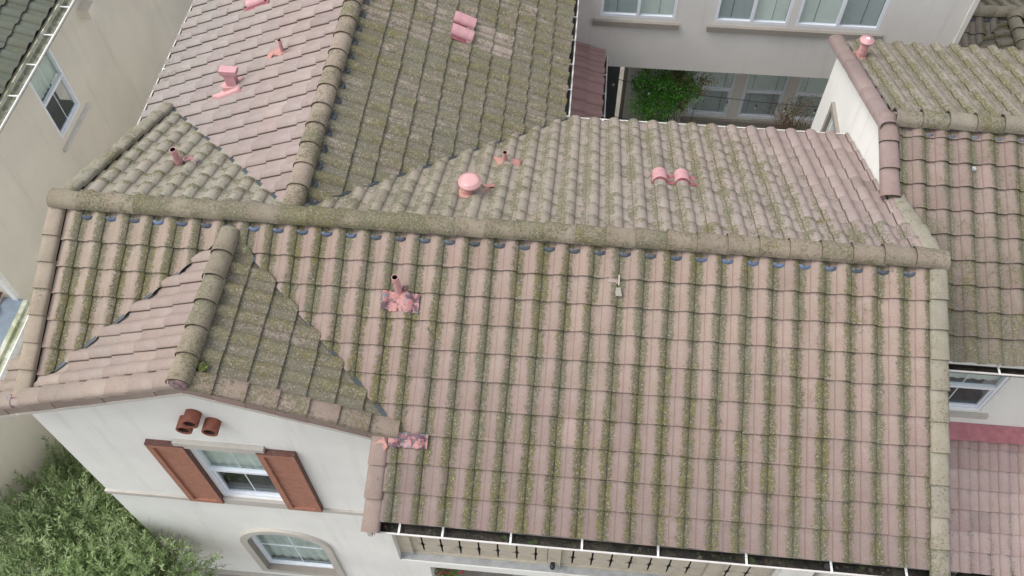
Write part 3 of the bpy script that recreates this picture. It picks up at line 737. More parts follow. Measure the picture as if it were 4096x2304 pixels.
# band course and stone base
mb = MB(); mb.box((-.745, YG - .035, -4.45), (4.0, YG - .001, -4.35), M['trim_light']); mb.box((-.745, YG - .001, -4.45), (-.721, -1.7, -4.35), M['trim_light'])
mb.build("band_course", main)
mb = MB(); mb.box((-.76, YG - .05, GZ), (4.14, YG - .002, -8.27), M['stone']); mb.box((-.77, YG - .07, -8.27), (4.15, YG - .002, -8.22), M['trim_light']); mb.build("stone_base", main, label="flagstone veneer at the foot of the gable wall")

# ------------------------------------------------------------------ windows
def frame_rect(mb, fr, s0, s1, z0, z1, t, d0, d1, m):
    for a, b in (((s0, z0), (s1, z0 + t)), ((s0, z1 - t), (s1, z1)), ((s0, z0 + t), (s0 + t, z1 - t)), ((s1 - t, z0 + t), (s1, z1 - t))):
        mb.box((a[0], d0, a[1]), (b[0], d1, b[1]), m, fr)
def window(parent, fr, s0, s1, z0, z1, kind, label=None, blind=True, frame_t=.05, muntin=True, room=None, recess=.04, slats=False, lower_screen=True):
    """fr(s, depth, z)->world, depth positive inward. kind 'hung' | 'slider'"""
    mb = MB(); f0, f1 = recess, recess + .07
    frame_rect(mb, fr, s0, s1, z0, z1, frame_t, f0, f1, M['white'])
    W = mb.build("window", parent, label=label)
    zc = (z0 + z1) / 2; scn = (s0 + s1) / 2; t = frame_t
    mb = MB()
    if kind == 'hung':
        mb.box((s0 + t, f0 - .005, zc - .028), (s1 - t, f1 - .01, zc + .028), M['white'], fr)
        frame_rect(mb, fr, s0 + t, s1 - t, z0 + t, zc - .028, .028, f0 + .03, f1 - .005, M['white'])
    elif kind == 'slider':
        mb.box((scn - .03, f0 - .005, z0 + t), (scn + .03, f1 - .01, z1 - t), M['white'], fr)
    mb.build("sash", W)
    if muntin:
        mb = MB()
        mb.box((scn - .008, f0 + .045, zc + .03), (scn + .008, f0 + .05, z1 - t), M['white'], fr)
        mb.box((scn - .007, f0 + .05, z0 + t), (scn + .007, f0 + .055, zc - .03), M['white'], fr)
        mb.build("muntin", W)
    mb = MB()
    if kind == 'hung':
        mb.poly([fr(s0 + t, f0 + .042, zc), fr(s1 - t, f0 + .042, zc), fr(s1 - t, f0 + .042, z1 - t), fr(s0 + t, f0 + .042, z1 - t)], M['glass'])
        mb.poly([fr(s0 + t, f0 + .056, z0 + t), fr(s1 - t, f0 + .056, z0 + t), fr(s1 - t, f0 + .056, zc), fr(s0 + t, f0 + .056, zc)], M['glass_dark'] if lower_screen else M['glass'])
    else:
        a_, b_ = (M['glass_dark'], M['glass']) if lower_screen else (M['glass'], M['glass_dark'])
        mb.poly([fr(s0 + t, f0 + .05, z0 + t), fr(scn, f0 + .05, z0 + t), fr(scn, f0 + .05, z1 - t), fr(s0 + t, f0 + .05, z1 - t)], a_)
        mb.poly([fr(scn, f0 + .045, z0 + t), fr(s1 - t, f0 + .045, z0 + t), fr(s1 - t, f0 + .045, z1 - t), fr(scn, f0 + .045, z1 - t)], b_)
    mb.build("pane", W)
    mb = MB(); dp = f1 + .03
    if slats:
        n_ = int((z1 - z0) / .05)
        for i in range(n_):
            z = z0 + t * .5 + (z1 - z0 - t) * i / n_
            mb.poly([fr(s0 + t, dp - .012, z), fr(s1 - t, dp - .012, z), fr(s1 - t, dp + .012, z + .038), fr(s0 + t, dp + .012, z + .038)], M['blind'])
        for q in (.22, .78): mb.box((s0 + (s1 - s0) * q - .004, dp - .02, z0 + t), (s0 + (s1 - s0) * q + .004, dp - .016, z1 - t), M['room'], fr)
    elif blind:
        n_ = 14; zlo = z0 if blind is True else blind
        for i in range(n_):
            a_ = s0 + (s1 - s0) * i / n_; b_ = s0 + (s1 - s0) * (i + 1) / n_; da = .02 * (i % 2); db = .02 * ((i + 1) % 2)
            mb.poly([fr(a_, dp + da, zlo), fr(b_, dp + db, zlo), fr(b_, dp + db, z1), fr(a_, dp + da, z1)], M['curtain'])
    mb.poly([fr(s0 - .1, dp + .35, z0 - .1), fr(s1 + .1, dp + .35, z0 - .1), fr(s1 + .1, dp + .35, z1 + .1), fr(s0 - .1, dp + .35, z1 + .1)], M['room'])
    mb.poly([fr(s0 - .1, f1, z0 - .005), fr(s1 + .1, f1, z0 - .005), fr(s1 + .1, dp + .35, z0 - .005), fr(s0 - .1, dp + .35, z0 - .005)], M['room'])
    mb.build("blind", W)
    return W
frG = lambda s, d, z: Vector((s, YG + d, z))
window(main, frG, 1.2, 2.19, -4.2, -2.33, 'hung', "gable window between rust red shutters", blind=-3.35, recess=.03)
mb = MB(); mb.box((1.06, YG - .07, -2.32), (2.31, YG - .001, -2.17), M['trim_light']); mb.build("lintel", main)
mb = MB(); mb.box((1.17, YG - .055, -4.345), (2.22, YG - .001, -4.2), M['trim_light']); mb.build("sill", main)
# arched window
mb = MB(); seg = 20
def arch_ring(mb, off_in, off_out, d0, d1, m, zb_in, zb_out):
    c, hw, zs, rise = 1.72, .66, -6.28, .62
    def pt(o, k):
        if k == 0: return (c - hw - o, zb_in if False else -7.72 - (o if o > 0 else o))
        if k == seg + 2: return (c + hw + o, -7.72 - (o if o > 0 else o))
        a_ = pi * (1 - (k - 1) / seg); return (c + (hw + o) * cos(a_), zs + (rise + o) * sin(a_))
    n_ = seg + 3
    for k in range(n_):
        k2_ = (k + 1) % n_
        a, b = pt(off_out, k), pt(off_out, k2_); ai, bi = pt(off_in, k), pt(off_in, k2_)
        mb.poly([frG(a[0], d0, a[1]), frG(b[0], d0, b[1]), frG(bi[0], d0, bi[1]), frG(ai[0], d0, ai[1])], m)
        mb.poly([frG(a[0], d0, a[1]), frG(b[0], d0, b[1]), frG(b[0], d1, b[1]), frG(a[0], d1, a[1])], m)
        mb.poly([frG(ai[0], d0, ai[1]), frG(bi[0], d0, bi[1]), frG(bi[0], d1, bi[1]), frG(ai[0], d1, ai[1])], m)
arch_ring(mb, 0.0, .13, -.06, .0, M['trim_light'], 0, 0)
arch_ring(mb, -.001, .001, -.06, .125, M['trim'], 0, 0)
mb.build("arch_surround", main, label="stucco surround of the arched window")
mb = MB(); arch_ring(mb, -.055, -.002, .06, .125, M['white'], 0, 0); AWin = mb.build("window", main, label="arched window low on the gable wall")
mb = MB(); mb.box((1.715, .1, -7.7), (1.73, .11, -5.72), M['white'], frG); mb.box((1.08, .1, -6.75), (2.36, .11, -6.735), M['white'], frG); mb.build("muntin", AWin)
mb = MB(); mb.poly([frG(1.06, .112, -7.72)] + [frG(s, .112, arch_top(s)) for s in arch_br] + [frG(2.38, .112, -7.72)], M['glass']); mb.build("pane", AWin)
mb = MB()
for i in range(16):
    a_ = 1.0 + 1.44 * i / 16; b_ = a_ + .09
    mb.poly([frG(a_, .2 + .03 * (i % 2), -7.8), frG(b_, .2 + .03 * ((i + 1) % 2), -7.8), frG(b_, .2 + .03 * ((i + 1) % 2), -5.6), frG(a_, .2 + .03 * (i % 2), -5.6)], M['curtain'])
mb.build("blind", AWin)
# shutters
for (a, b, lab) in ((.655, 1.185, "left shutter, rust red with a recessed panel"), (2.195, 2.72, "right shutter, rust red with flaking edge")):
    mb = MB(); z0, z1 = -4.32, -2.265
    mb.box((a, YG - .05, z0), (b, YG - .002, z1), M['shutter'])
    fw = .085
    for lo, hi in (((a, z0), (b, z0 + fw)), ((a, z1 - fw), (b, z1)), ((a, z0 + fw), (a + fw, z1 - fw)), ((b - fw, z0 + fw), (b, z1 - fw))):
        mb.box((lo[0], YG - .085, lo[1]), (hi[0], YG - .05, hi[1]), M['shutter'])
    mb.box((a - .002, YG - .087, z1), (b + .002, YG - .002, z1 + .012), M['shutter_dark'])
    mb.box((b, YG - .083, z0 + .01), (b + .006, YG - .004, z1), M['shutter_dark'])
    mb.build("shutter", main, label=lab)
# clay pipes
for (x, z, l_) in ((1.615, -1.30, "topmost of the three terracotta pipes in the gable"), (1.475, -1.50, "left of the three terracotta pipes in the gable"), (1.81, -1.50, "right of the three terracotta pipes in the gable")):
    mb = MB(); R0, R1_, Ln = .105, .078, .17
    mb.lathe((x, YG, z), [(R0, -.05), (R0, Ln), (R1_, Ln), (R1_, .05), (.001, .05)], M['clay'], 24, Vector((0, -1, 0)))
    mb.lathe((x, YG, z), [(R1_ - .001, Ln * .93), (R1_ - .001, .06), (.001, .06)], M['clay_in'], 24, Vector((0, -1, 0)))  # bore coloured dark to stand for the shade inside the pipe
    mb.build("clay_pipe", main, label=l_)
# balcony boards with cut-outs
def rail_bay(x0, x1, xs):
    mb = MB(); zt, zb = -5.4, -6.6; y = -2.0
    # board split around the slots: real cut-outs
    zc = -6.2; zs0, zs1 = -6.52, -5.84; hw = .015; dw = .105; dh_ = .078
    prev = x0
    for xc in xs:
        a, b = xc - dw, xc + dw
        mb.box((prev, y, zb), (a, y + .014, zt), M['rail'])
        # four corner fillers around the cross shape
        for sgn in (-1, 1):
            q = [(xc + sgn * dw, zt), (xc + sgn * hw, zt), (xc + sgn * hw, zc + dh_ * 1.6), (xc + sgn * hw * 1.6, zc + dh_ * .5), (xc + sgn * dw, zc)]
            q2 = [(xc + sgn * dw, zb), (xc + sgn * hw, zb), (xc + sgn * hw, zc - dh_ * 1.6), (xc + sgn * hw * 1.6, zc - dh_ * .5), (xc + sgn * dw, zc)]
            for qq in (q, q2):
                mb.poly([(p_[0], y, p_[1]) for p_ in qq], M['rail'])
                for i in range(len(qq)):
                    p0, p1 = qq[i], qq[(i + 1) % len(qq)]
                    mb.poly([(p0[0], y, p0[1]), (p1[0], y, p1[1]), (p1[0], y + .014, p1[1]), (p0[0], y + .014, p0[1])], M['rail'])
        mb.box((xc - hw - .002, y + .002, zb), (xc + hw + .002, y + .014, zs0), M['rail'])
        mb.box((xc - hw - .002, y + .002, zs1), (xc + hw + .002, y + .014, zt), M['rail'])
        prev = b
    mb.box((prev, y, zb), (x1, y + .014, zt), M['rail'])
    mb.box((x0, y - .03, zb), (x1, y - .001, zb + .035), M['rail'])
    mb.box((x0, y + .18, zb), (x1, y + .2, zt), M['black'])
    return mb.build("railing_board", main)
rail_bay(3.87, 6.19, [4.06 + .322 * i for i in range(7)]); rail_bay(6.43, 8.82, [6.62 + .322 * i for i in range(7)]); rail_bay(9.06, 9.88, [9.2, 9.52])
for x in (3.655, 6.2, 8.83):
    mb = MB(); mb.box((x, -2.06, -6.6), (x + .22, -1.85, -1.76), M['rail']); mb.box((x - .01, -2.07, -6.6), (x + .23, -1.85, -6.52), M['ledge']); mb.build("railing_post", main)
mb = MB(); mb.lathe((6.29, -2.11, -6.42), [(.001, -.06), (.035, -.055), (.05, 0), (.035, .05), (.001, .055)], M['camera_black'], 16, Vector((0, -.6, -.4))); mb.box((6.26, -2.1, -6.42), (6.32, -2.05, -6.34), M['camera_black']); mb.build("security_light", main)

# ------------------------------------------------------------------ gutters
def gutter(parent, a, b, out, label, wd=.13, dep=.11, brackets=(), m_lip=None, inner=None, fill=True, end_a=True, end_b=True, lipw=.018):
    a = Vector(a); b = Vector(b); out = Vector(out); d = (b - a).normalized(); L = (b - a).length; m_ = m_lip or M['gutter']; inner = inner or M['gutter_in']
    F = lambda s, o, z: a + d * s + out * o + Vector((0, 0, z))
    mb = MB()
    mb.box((0, wd - .004, -.05), (L, wd, 0), m_, F)                      # outer wall
    mb.box((0, wd - .0, -.014), (L, wd + lipw, .004), m_, F)            # rolled lip
    V = [(wd - .004, -.05), (wd - .035, -dep), (0, -dep), (0, -.004)]
    for (o0, z0), (o1, z1) in zip(V[:-1], V[1:]): mb.poly([F(0, o0, z0), F(L, o0, z0), F(L, o1, z1), F(0, o1, z1)], m_)
    if fill: mb.poly([F(0.003, .003, -dep + .035), F(L - .003, .003, -dep + .035), F(L - .003, wd - .015, -dep + .035), F(.003, wd - .015, -dep + .035)], inner)
    mb.poly([F(0.003, .003, -.01), F(L, .003, -.01), F(L, .003, -dep + .03), F(0.003, .003, -dep + .03)], inner)
    mb.poly([F(0.003, wd - .006, -.016), F(L, wd - .006, -.016), F(L, wd - .006, -dep * .7), F(0.003, wd - .006, -dep * .7)], inner)
    for s_, f_ in ((0, end_a), (L, end_b)):
        if f_: mb.box((s_ - .004, 0, -dep), (s_ + .004, wd + lipw, .003), m_, F)
    g_ = mb.build("gutter", parent, label=label)
    for s_ in brackets:
        mb = MB(); mb.box((s_ - .012, -.03, -.004), (s_ + .012, wd + lipw - .002, .008), M['gutter_white'], F)
        mb.box((s_ - .004, wd * .35, .008), (s_ + .004, wd * .35 + .006, .011), M['cable'], F)
        mb.build("gutter_bracket", g_)
    return g_
gutter(main, (4.11, -3.285, -1.52), (10.9, -3.285, -1.52), (0, -1, 0), "long front gutter with white straps and dark sludge", wd=.125, brackets=[.30, .82, 1.63, 2.47, 3.36, 4.38, 5.35, 6.2], end_b=False)
gutter(main, (10.43, 3.60, -1.605), (5.94, 3.60, -1.605), (0, 1, 0), "gutter along the back eave over the courtyard", wd=.11, brackets=[.6, 1.7, 2.75, 3.85])
gutter(main, (5.925, 9, -1.605), (5.925, 3.68, -1.605), (1, 0, 0), "gutter on the right eave of the rear wing", wd=.10, brackets=[.3 + .62 * i for i in range(9)])
gutter(main, (-.88, 2.6, -1.62), (-.88, 9, -1.62), (-1, 0, 0), "gutter on the left eave of the rear wing", wd=.08, brackets=[.55, 1.7, 2.9, 4.1])
gutter(main, (-.80, -1.68, -1.17), (-.80, -2.40, -1.17), (-1, 0, 0), "short gutter beside the front gable", wd=.05, brackets=[.35])
# leaf litter in front gutter
mb = MB(); rl = random.Random(4)
for i in range(130):
    x = rl.uniform(4.2, 10.4); y = -3.29 - rl.uniform(.01, .105); z = -1.588 + rl.uniform(0, .012); s_ = rl.uniform(.008, .03) * (2.2 if rl.random() < .2 else 1)
    a_ = rl.uniform(0, pi); pts = []
    for k in range(5):
        b_ = a_ + 2 * pi * k / 5; rr = s_ * rl.uniform(.5, 1); pts.append((x + cos(b_) * rr, max(-3.4, min(-3.287, y + sin(b_) * rr)), z + rl.uniform(-.003, .006)))
    mb.poly(pts, (M['litter'], M['deck'], M['mosslit'])[i % 3])
mb.build("gutter_litter", None, label="dead leaves and grit lying in the front gutter", cat="leaf litter", kind='stuff')

# ------------------------------------------------------------------ roof vents on the main house
def on_plane(n, P0, x, y):
    n = Vector(n); P0 = Vector(P0); z = P0.z - (n.x * (x - P0.x) + n.y * (y - P0.y)) / n.z; return Vector((x, y, z))
PL = {'MF': (nn, (0, 0, 0)), 'MB': (nB, (0, 0, 0)), 'WW': (nW, (xw, 0, zw)), 'WE': (nE, (xw, 0, zw)), 'GE': (nGE, (xg, 0, zg))}
def pipe(name, parent, base, h, r, label, m=None, open_top=True, lean=(0, 0), r_top=None):
    m = m or M['pink']; mb = MB(); b = Vector(base); t_ = b + Vector((lean[0], lean[1], h)); rt = r_top or r
    mb.tube([b - Vector((0, 0, .1)), b + (t_ - b) * .5, t_], [r * 1.08, r, rt], m, 18, False)
    mb.tube([t_, t_ - Vector((0, 0, .12))], [rt * .84, rt * .84], M['black'], 18, False)
    ring = []
    V = []; F = []
    for k in range(18):
        a_ = 2 * pi * k / 18
        V.append(t_ + Vector((cos(a_) * rt, sin(a_) * rt, .0))); V.append(t_ + Vector((cos(a_) * rt * .84, sin(a_) * rt * .84, 0)))
    for k in range(18): q = (k + 1) % 18; F.append((2 * k, 2 * q, 2 * q + 1, 2 * k + 1))
    mb.mesh(V, F, m)
    mb.poly([t_ + Vector((cos(2 * pi * k / 12) * rt * .84, sin(2 * pi * k / 12) * rt * .84, -.1)) for k in range(12)], M['black'])
    return mb.build(name, parent, label=label)
def blob_patch(parent, plane, pts2, m, label=None, h=.066, amp=.012, name="flashing"):
    """irregular sheet draped over tiles: pts2 = outline (x,y) on the plane"""
    n_, P0 = PL[plane]; n_ = Vector(n_); mb = MB(); cx = sum(q[0] for q in pts2) / len(pts2); cy = sum(q[1] for q in pts2) / len(pts2)
    r = random.Random(len(pts2) * 7 + int(cx * 100)); rings = []
    outline = []
    for i in range(len(pts2)):
        a = pts2[i]; b = pts2[(i + 1) % len(pts2)]
        for k in range(4): t_ = k / 4; outline.append((a[0] + (b[0] - a[0]) * t_ + r.uniform(-.006, .006), a[1] + (b[1] - a[1]) * t_ + r.uniform(-.006, .006)))
    for sc_ in (1.02, 1.0, .75, .45, .15):
        ring = []
        for (x, y) in outline:
            X = cx + (x - cx) * sc_; Y = cy + (y - cy) * sc_
            hh = h + r.uniform(-amp, amp) * .5 if sc_ <= 1.0 else -.01
            ring.append(on_plane(n_, P0, X, Y) + n_ * hh)
        rings.append(ring)
    V = [q for ring in rings for q in ring]; N = len(outline); F = []
    for i in range(len(rings) - 1):
        for k in range(N): F.append((i * N + k, i * N + (k + 1) % N, (i + 1) * N + (k + 1) % N, (i + 1) * N + k))
    F.append(tuple((len(rings) - 1) * N + k for k in range(N)))
    mb.mesh(V, F, m, True); return mb.build(name, parent, label=label)
def drape(parent, plane, u_rng, v_pts, m, col_axis, name="flashing", label=None, h=.03):
    pass
# sheet flashing following the tile waves
def wavy_patch(parent, plane, x0, x1, y0, y1, m, jx_, h=.035, label=None, skew=0.0, axis='x', name="flashing"):
    n_, P0 = PL[plane]; n_ = Vector(n_); mb = MB(); nx, ny = 28, 6; V = []; F = []
    r = random.Random(int(x0 * 37))
    for j in range(ny + 1):
        for i in range(nx + 1):
            x = x0 + (x1 - x0) * i / nx; y = y0 + (y1 - y0) * j / ny + skew * (i / nx - .5)
            q = x if axis == 'x' else y
            t_ = ((q - jx_) / TW) % 1.0
            if plane in ('MB',): t_ = 1 - t_
            if j in (0, ny): y += r.uniform(-.012, .012)
            V.append(on_plane(n_, P0, x, y) + n_ * (prof_h(t_) * .85 + h + r.uniform(-.003, .003)))
    for j in range(ny):
        for i in range(nx): q = j * (nx + 1) + i; F.append((q, q + 1, q + nx + 2, q + nx + 1))
    mb.mesh(V, F, m, True); return mb.build(name, parent, label=label)
vp = pipe("vent_pipe", main, (4.13, -.80, -.30), .34, .042, "pink vent pipe on peeling flashing on the front slope", lean=(-.02, -.01))
wavy_patch(vp, 'MF', 3.925, 4.385, -1.0, -.775, M['flash'], jx, h=.045, skew=-.02)
mb = MB(); mb.lathe((4.13, -.80, -.33), [(.075, 0), (.05, .04), (.042, .08)], M['salmon'], 16); mb.box((4.17, -.80, -.28), (4.23, -.74, -.22), M['flash']); mb.build("collar", vp)
vp = pipe("vent_pipe", main, (5.171, 1.917, -.811), .22, .036, "short pink vent pipe near the valley on the back slope")
blob_patch(vp, 'MB', [(4.99, 2.02), (5.05, 1.93), (5.06, 1.86), (5.2, 1.83), (5.28, 1.86), (5.4, 1.87), (5.4, 1.98), (5.28, 1.99), (5.2, 2.05), (5.1, 1.99)], M['salmon'], h=.062)
vp = pipe("vent_pipe", main, (.634, 1.227, -.508), .30, .047, "pink vent pipe on the small left back slope")
blob_patch(vp, 'MB', [(.62, 1.36), (.68, 1.24), (.87, 1.2), (.9, 1.3), (.76, 1.42)], M['flash'], h=.072); blob_patch(vp, 'MB', [(.48, 1.36), (.50, 1.26), (.6, 1.2), (.6, 1.35)], M['salmon'], h=.06)
vp = pipe("vent_pipe", main, (1.54, 3.62, -.50), .25, .032, "small pink vent pipe high on the rear wing")
blob_patch(vp, 'WW', [(1.30, 3.47), (1.36, 3.46), (1.42, 3.6), (1.56, 3.5), (1.62, 3.6), (1.5, 3.75), (1.36, 3.8), (1.30, 3.68)], M['salmon'], h=.066)
# mushroom vent on the back slope
fl = MB(); bx_ = Vector((4.80, .97, -.40))
fl.lathe(bx_, [(.12, -.08), (.10, .03), (.092, .06), (.095, .2)], M['pink'], 32); v_ = fl.build("round_vent", main, label="glossy pink mushroom vent with a broad round cap")
mb = MB(); mb.lathe(bx_ + Vector((0, 0, .22)), [(.095, -.03), (.155, -.02), (.16, .0), (.158, .015), (.13, .022), (.128, .032), (.10, .045), (.05, .052), (.001, .054)], M['pink_gloss'], 40); mb.build("cap", v_)
blob_patch(v_, 'MB', [(4.62, 1.03), (4.66, .82), (4.85, .78), (4.97, .92), (5.05, 1.1), (5.14, 1.12), (5.1, 1.2), (4.95, 1.16), (4.8, 1.12)], M['salmon'], h=.055)
# tapered flue on the rear wing
c_ = Vector((.79, 3.18, -.86)); mb = MB()
def taper(mb, c, z0, z1, w0, w1, d0, d1, m, dx=0.0):
    V = [c + Vector(((-1 if i in (0, 3) else 1) * w0 / 2, (-1 if i < 2 else 1) * d0 / 2, z0)) for i in range(4)] + [c + Vector(((-1 if i in (0, 3) else 1) * w1 / 2 + dx, (-1 if i < 2 else 1) * d1 / 2, z1)) for i in range(4)]
    mb.mesh(V, [(0, 3, 2, 1), (4, 5, 6, 7), (0, 1, 5, 4), (1, 2, 6, 5), (2, 3, 7, 6), (3, 0, 4, 7)], m)
taper(mb, c_, -.08, .28, .16, .17, .12, .12, M['pink_light']); fl = mb.build("flue", main, label="pink rectangular flue with a flat wide hood on the rear wing")
mb = MB(); taper(mb, c_, .26, .30, .17, .27, .12, .14, M['pink_light']); taper(mb, c_, .301, .37, .27, .27, .14, .14, M['pink_light']); mb.build("hood", fl)
mb = MB(); taper(mb, c_, -.06, .07, .30, .27, .22, .2, M['pink']); mb.build("collar", fl)
blob_patch(fl, 'WW', [(.46, 3.05), (.62, 2.98), (.95, 3.02), (.95, 3.3), (.7, 3.36), (.5, 3.24)], M['pink'], h=.055)
# low barrel tile vents
def barrel_vent(parent, c, axis, nrm, length, r, m, name="barrel"):
    mb = MB(); c = Vector(c); axis = Vector(axis).normalized(); nrm = Vector(nrm); s_ = axis.cross(nrm).normalized(); V = []; F = []; S = 14; rows = 5
    for j in range(rows + 1):
        q = -length / 2 + length * j / rows; rr = r * (1 if 0 < j < rows else .985)
        for k in range(S + 1):
            a_ = pi * k / S; V.append(c + axis * q + s_ * cos(a_) * rr + nrm * (sin(a_) * rr * .85 + (.004 if j % 2 else 0)))
    for j in range(rows):
        for k in range(S): q = j * (S + 1) + k; F.append((q, q + 1, q + S + 2, q + S + 1))
    mb.mesh(V, F, m, False)
    for j in (0, rows): mb.poly([V[j * (S + 1) + k] for k in range(S + 1)], M['pink_dark'])
    return mb.build(name, parent)
def onp(k, x, y, h=0): n_, P0 = PL[k]; return on_plane(n_, P0, x, y) + Vector(n_) * h
root = MB(); root.poly([onp('MB', 7.26, 1.56, .03), onp('MB', 7.90, 1.56, .03), onp('MB', 7.90, 1.86, .03), onp('MB', 7.26, 1.86, .03)], M['pink_dark']); rv = root.build("tile_vent", main, label="pair of pink barrel vents on the back slope")
for x in (7.388, 7.70): barrel_vent(rv, onp('MB', x, 1.74, .035), dnB, nB, .31, .105, M['pink_light'])
root = MB(); root.poly([onp('WE', 4.0, 4.40, .03), onp('WE', 4.36, 4.40, .03), onp('WE', 4.36, 5.03, .03), onp('WE', 4.0, 5.03, .03)], M['pink_dark']); rv = root.build("tile_vent", main, label="pair of pink barrel vents on the mossy rear wing slope")
for y in (4.903, 4.59): barrel_vent(rv, onp('WE', 4.19, y, .035), dE, nE, .37, .115, M['pink_light'])
root = MB(); root.poly([onp('WW', .38, 5.1, .03), onp('WW', .86, 5.1, .03), onp('WW', .86, 5.7, .03), onp('WW', .38, 5.7, .03)], M['pink_dark']); rv = root.build("tile_vent", main, label="pink barrel vent cut by the top of the picture")
for y in (5.32, 5.63): barrel_vent(rv, onp('WW', .62, y, .035), dW, nW, .37, .105, M['pink_light'])
# red flashing patches
wavy_patch(main, 'MF', 4.19, 4.66, -2.50, -2.34, M['flash'], jx, h=.05, label="peeling pink flashing at the foot of the gable valley", skew=0.0)
blob_patch(main, 'MF', [(4.03, -2.49), (4.14, -2.40), (4.2, -2.5), (4.16, -2.56)], M['salmon'], h=.11)
blob_patch(main, 'MF', [(XL - .3, -2.30), (XL - .05, -2.22), (XL + .02, -2.36), (XL - .2, -2.42)], M['flash'], h=.10, label="pink flashing at the lower left corner")
blob_patch(main, 'MF', [(xg - .02, -.2), (xg + .16, -.2), (xg + .17, -.4), (xg + .12, -.42)], M['salmon'], h=.06, label="pink sealant at the head of the gable ridge")

M['lime'] = simple("yellow_green_moss", (0.11, 0.135, 0.035), 0.95, 0, 0.45, 30, bump=0.8)
blob_patch(main, 'GE', [(2.01, -2.16), (2.05, -2.09), (2.09, -2.12), (2.12, -2.10), (2.11, -2.19), (2.05, -2.24)], M['lime'], h=.078, amp=.02, name="moss_clump", label="bright yellow green moss clump at the gable tip")
# ------------------------------------------------------------------ loose tile chip and broken tile
mb = MB(); n_ = nn
c0 = onp('MF', 6.822, -.60, .04)
for zz in (0,):
    o8 = [(-.035, .055), (.02, .06), (.045, -.05), (-.045, -.05)]
    top = [c0 + Vector((a, 0, 0)) + dn * (-b) + nn * .028 for a, b in o8]; bot = [q - nn * .024 for q in top]
    mb.poly(top, M['litter'] if False else M['trim']); mb.poly(bot[::-1], M['trim'])
    for i in range(4): j = (i + 1) % 4; mb.poly([top[i], top[j], bot[j], bot[i]], M['mortar'])
mb.build("tile_chip", None, label="small broken tile chip lying below a notched tile right of centre", cat="tile chip")
mb = MB()
o8 = [(-.085, -.02), (-.06, .06), (-.02, .085), (.045, .08), (.05, -.03)]
c0 = onp('MF', 6.765, -.475, .0)
mb.poly([c0 + Vector((a, 0, 0)) + dn * (-b) + nn * (.092 if i < 4 else .06) for i, (a, b) in enumerate(o8)], M['pink_light']) if False else None
q = [c0 + Vector((a, 0, 0)) + dn * (-b) + nn * (prof_h((((6.765 + a) - jx) / TW) % 1) + .036) for a, b in o8]
mb.poly(q, simple("fresh_tile_break", (.4, .31, .27), .9, 0, .1, 20))
mb.poly([c0 + Vector((.044, 0, 0)) + dn * (-.08) + nn * .07, c0 + Vector((.058, 0, 0)) + dn * (-.08) + nn * .07, c0 + Vector((.062, 0, 0)) + dn * .05 + nn * .06, c0 + Vector((.05, 0, 0)) + dn * .05 + nn * .06], M['trim_light'])
mb.build("broken_tile_edge", main, label="fresh break in one tile of the front slope")

# ------------------------------------------------------------------ RIGHT HOUSE (attached, slightly lower ridge)
rh = thing("attached_house", "attached house on the right with a white side gable and a lower red tiled roof", "house", (13, 2, GZ))
aH = 0.3716; cH, sH = cos(aH), sin(aH)
T = Tiles(); dHF = Vector((0, -cH, -sH)); nHF = Vector((0, -sH, cH))
jH = 10.6738 % TW + 0.0
def bHF(P, r): return jit(lerp3((0.245, 0.19, 0.165), (0.205, 0.172, 0.143), (2.2 - P.y) / 2.6), r, .08)
mHF = lambda P, r: (0.34 + .22 * max(0, min(1, (1.6 - P.y) / 2)) + r.uniform(0, .08), 0.78 + r.uniform(-.1, .1), 0)
vEnd = 3.1072 / cH
roof_tiles(T, (0, yh, zh), dHF, nHF, jH, vEnd, [(-1, 0, -10.62)], (10.62, 16), (0, vEnd - .02), bHF, mHF)
T.build("roof_slope", rh, label="front slope of greyish brown tiles streaked with dark lichen")
T = Tiles(); dHB = Vector((0, cH, -sH)); nHB = Vector((0, sH, cH))
roof_tiles(T, (0, yh, zh), dHB, nHB, -(jH + .1), 3.10 / cH, [(1, 0, -10.60)], (-16, -10.6), (0, 3.10 / cH - .02), lambda P, r: jit((0.275, 0.25, 0.21), r, .06), lambda P, r: (0.48, 0.7, 0.5))
T.build("roof_slope", rh, label="back slope of mossy tiles running down to the courtyard gutter")
T = Tiles()
bC = lambda P, r: jit((.33, .265, .23), r, .06)
caps(T, (16, yh, zh + .04), (10.55, yh, zh + .04), (0, 0, 1), .37, .285, .15, lambda P, r: jit((.25,.225,.178), r), mossy(.55), flat=.75, lift=.035)
T.build("cap_tile_row", rh, label="ridge caps with bold open ends")
T = Tiles()
caps(T, (10.49, yh + .06, zh + .02), (10.49, 1.52, zh - (yh - 1.52) * tH + .02), nHF, .375, .27, .13, lambda P, r: jit((.255,.195,.175), r), lambda P, r: (.2, 0, 0), flat=.55, lift=.035)
caps(T, (10.47, yh - .16, zh + .035), (10.46, yh + 3.12, zh - 3.12 * tH + .0), nHB, .40, .27, .13, lambda P, r: jit((.255,.198,.182), r, .04), lambda P, r: (.16, 0, 0), flat=.55, lift=.01, lip=.004)
T.build("rake_tile_row", rh, label="smooth dusky pink rake tiles along the left edge of the gable")
mb = MB(); mb.poly([(10.6, yh, zh - .03), (16, yh, zh - .03), (16, -.45, zh - .03 - (yh + .45) * tH), (10.6, -.45, zh - .03 - (yh + .45) * tH)], M['deck'])
mb.poly([(10.5, yh, zh - .03), (16, yh, zh - .03), (16, yh + 3.02, zh - .03 - 3.02 * tH), (10.5, yh + 3.02, zh - .03 - 3.02 * tH)], M['deck']); mb.build("roof_underlay", rh)
mb = MB(); XW = 10.475
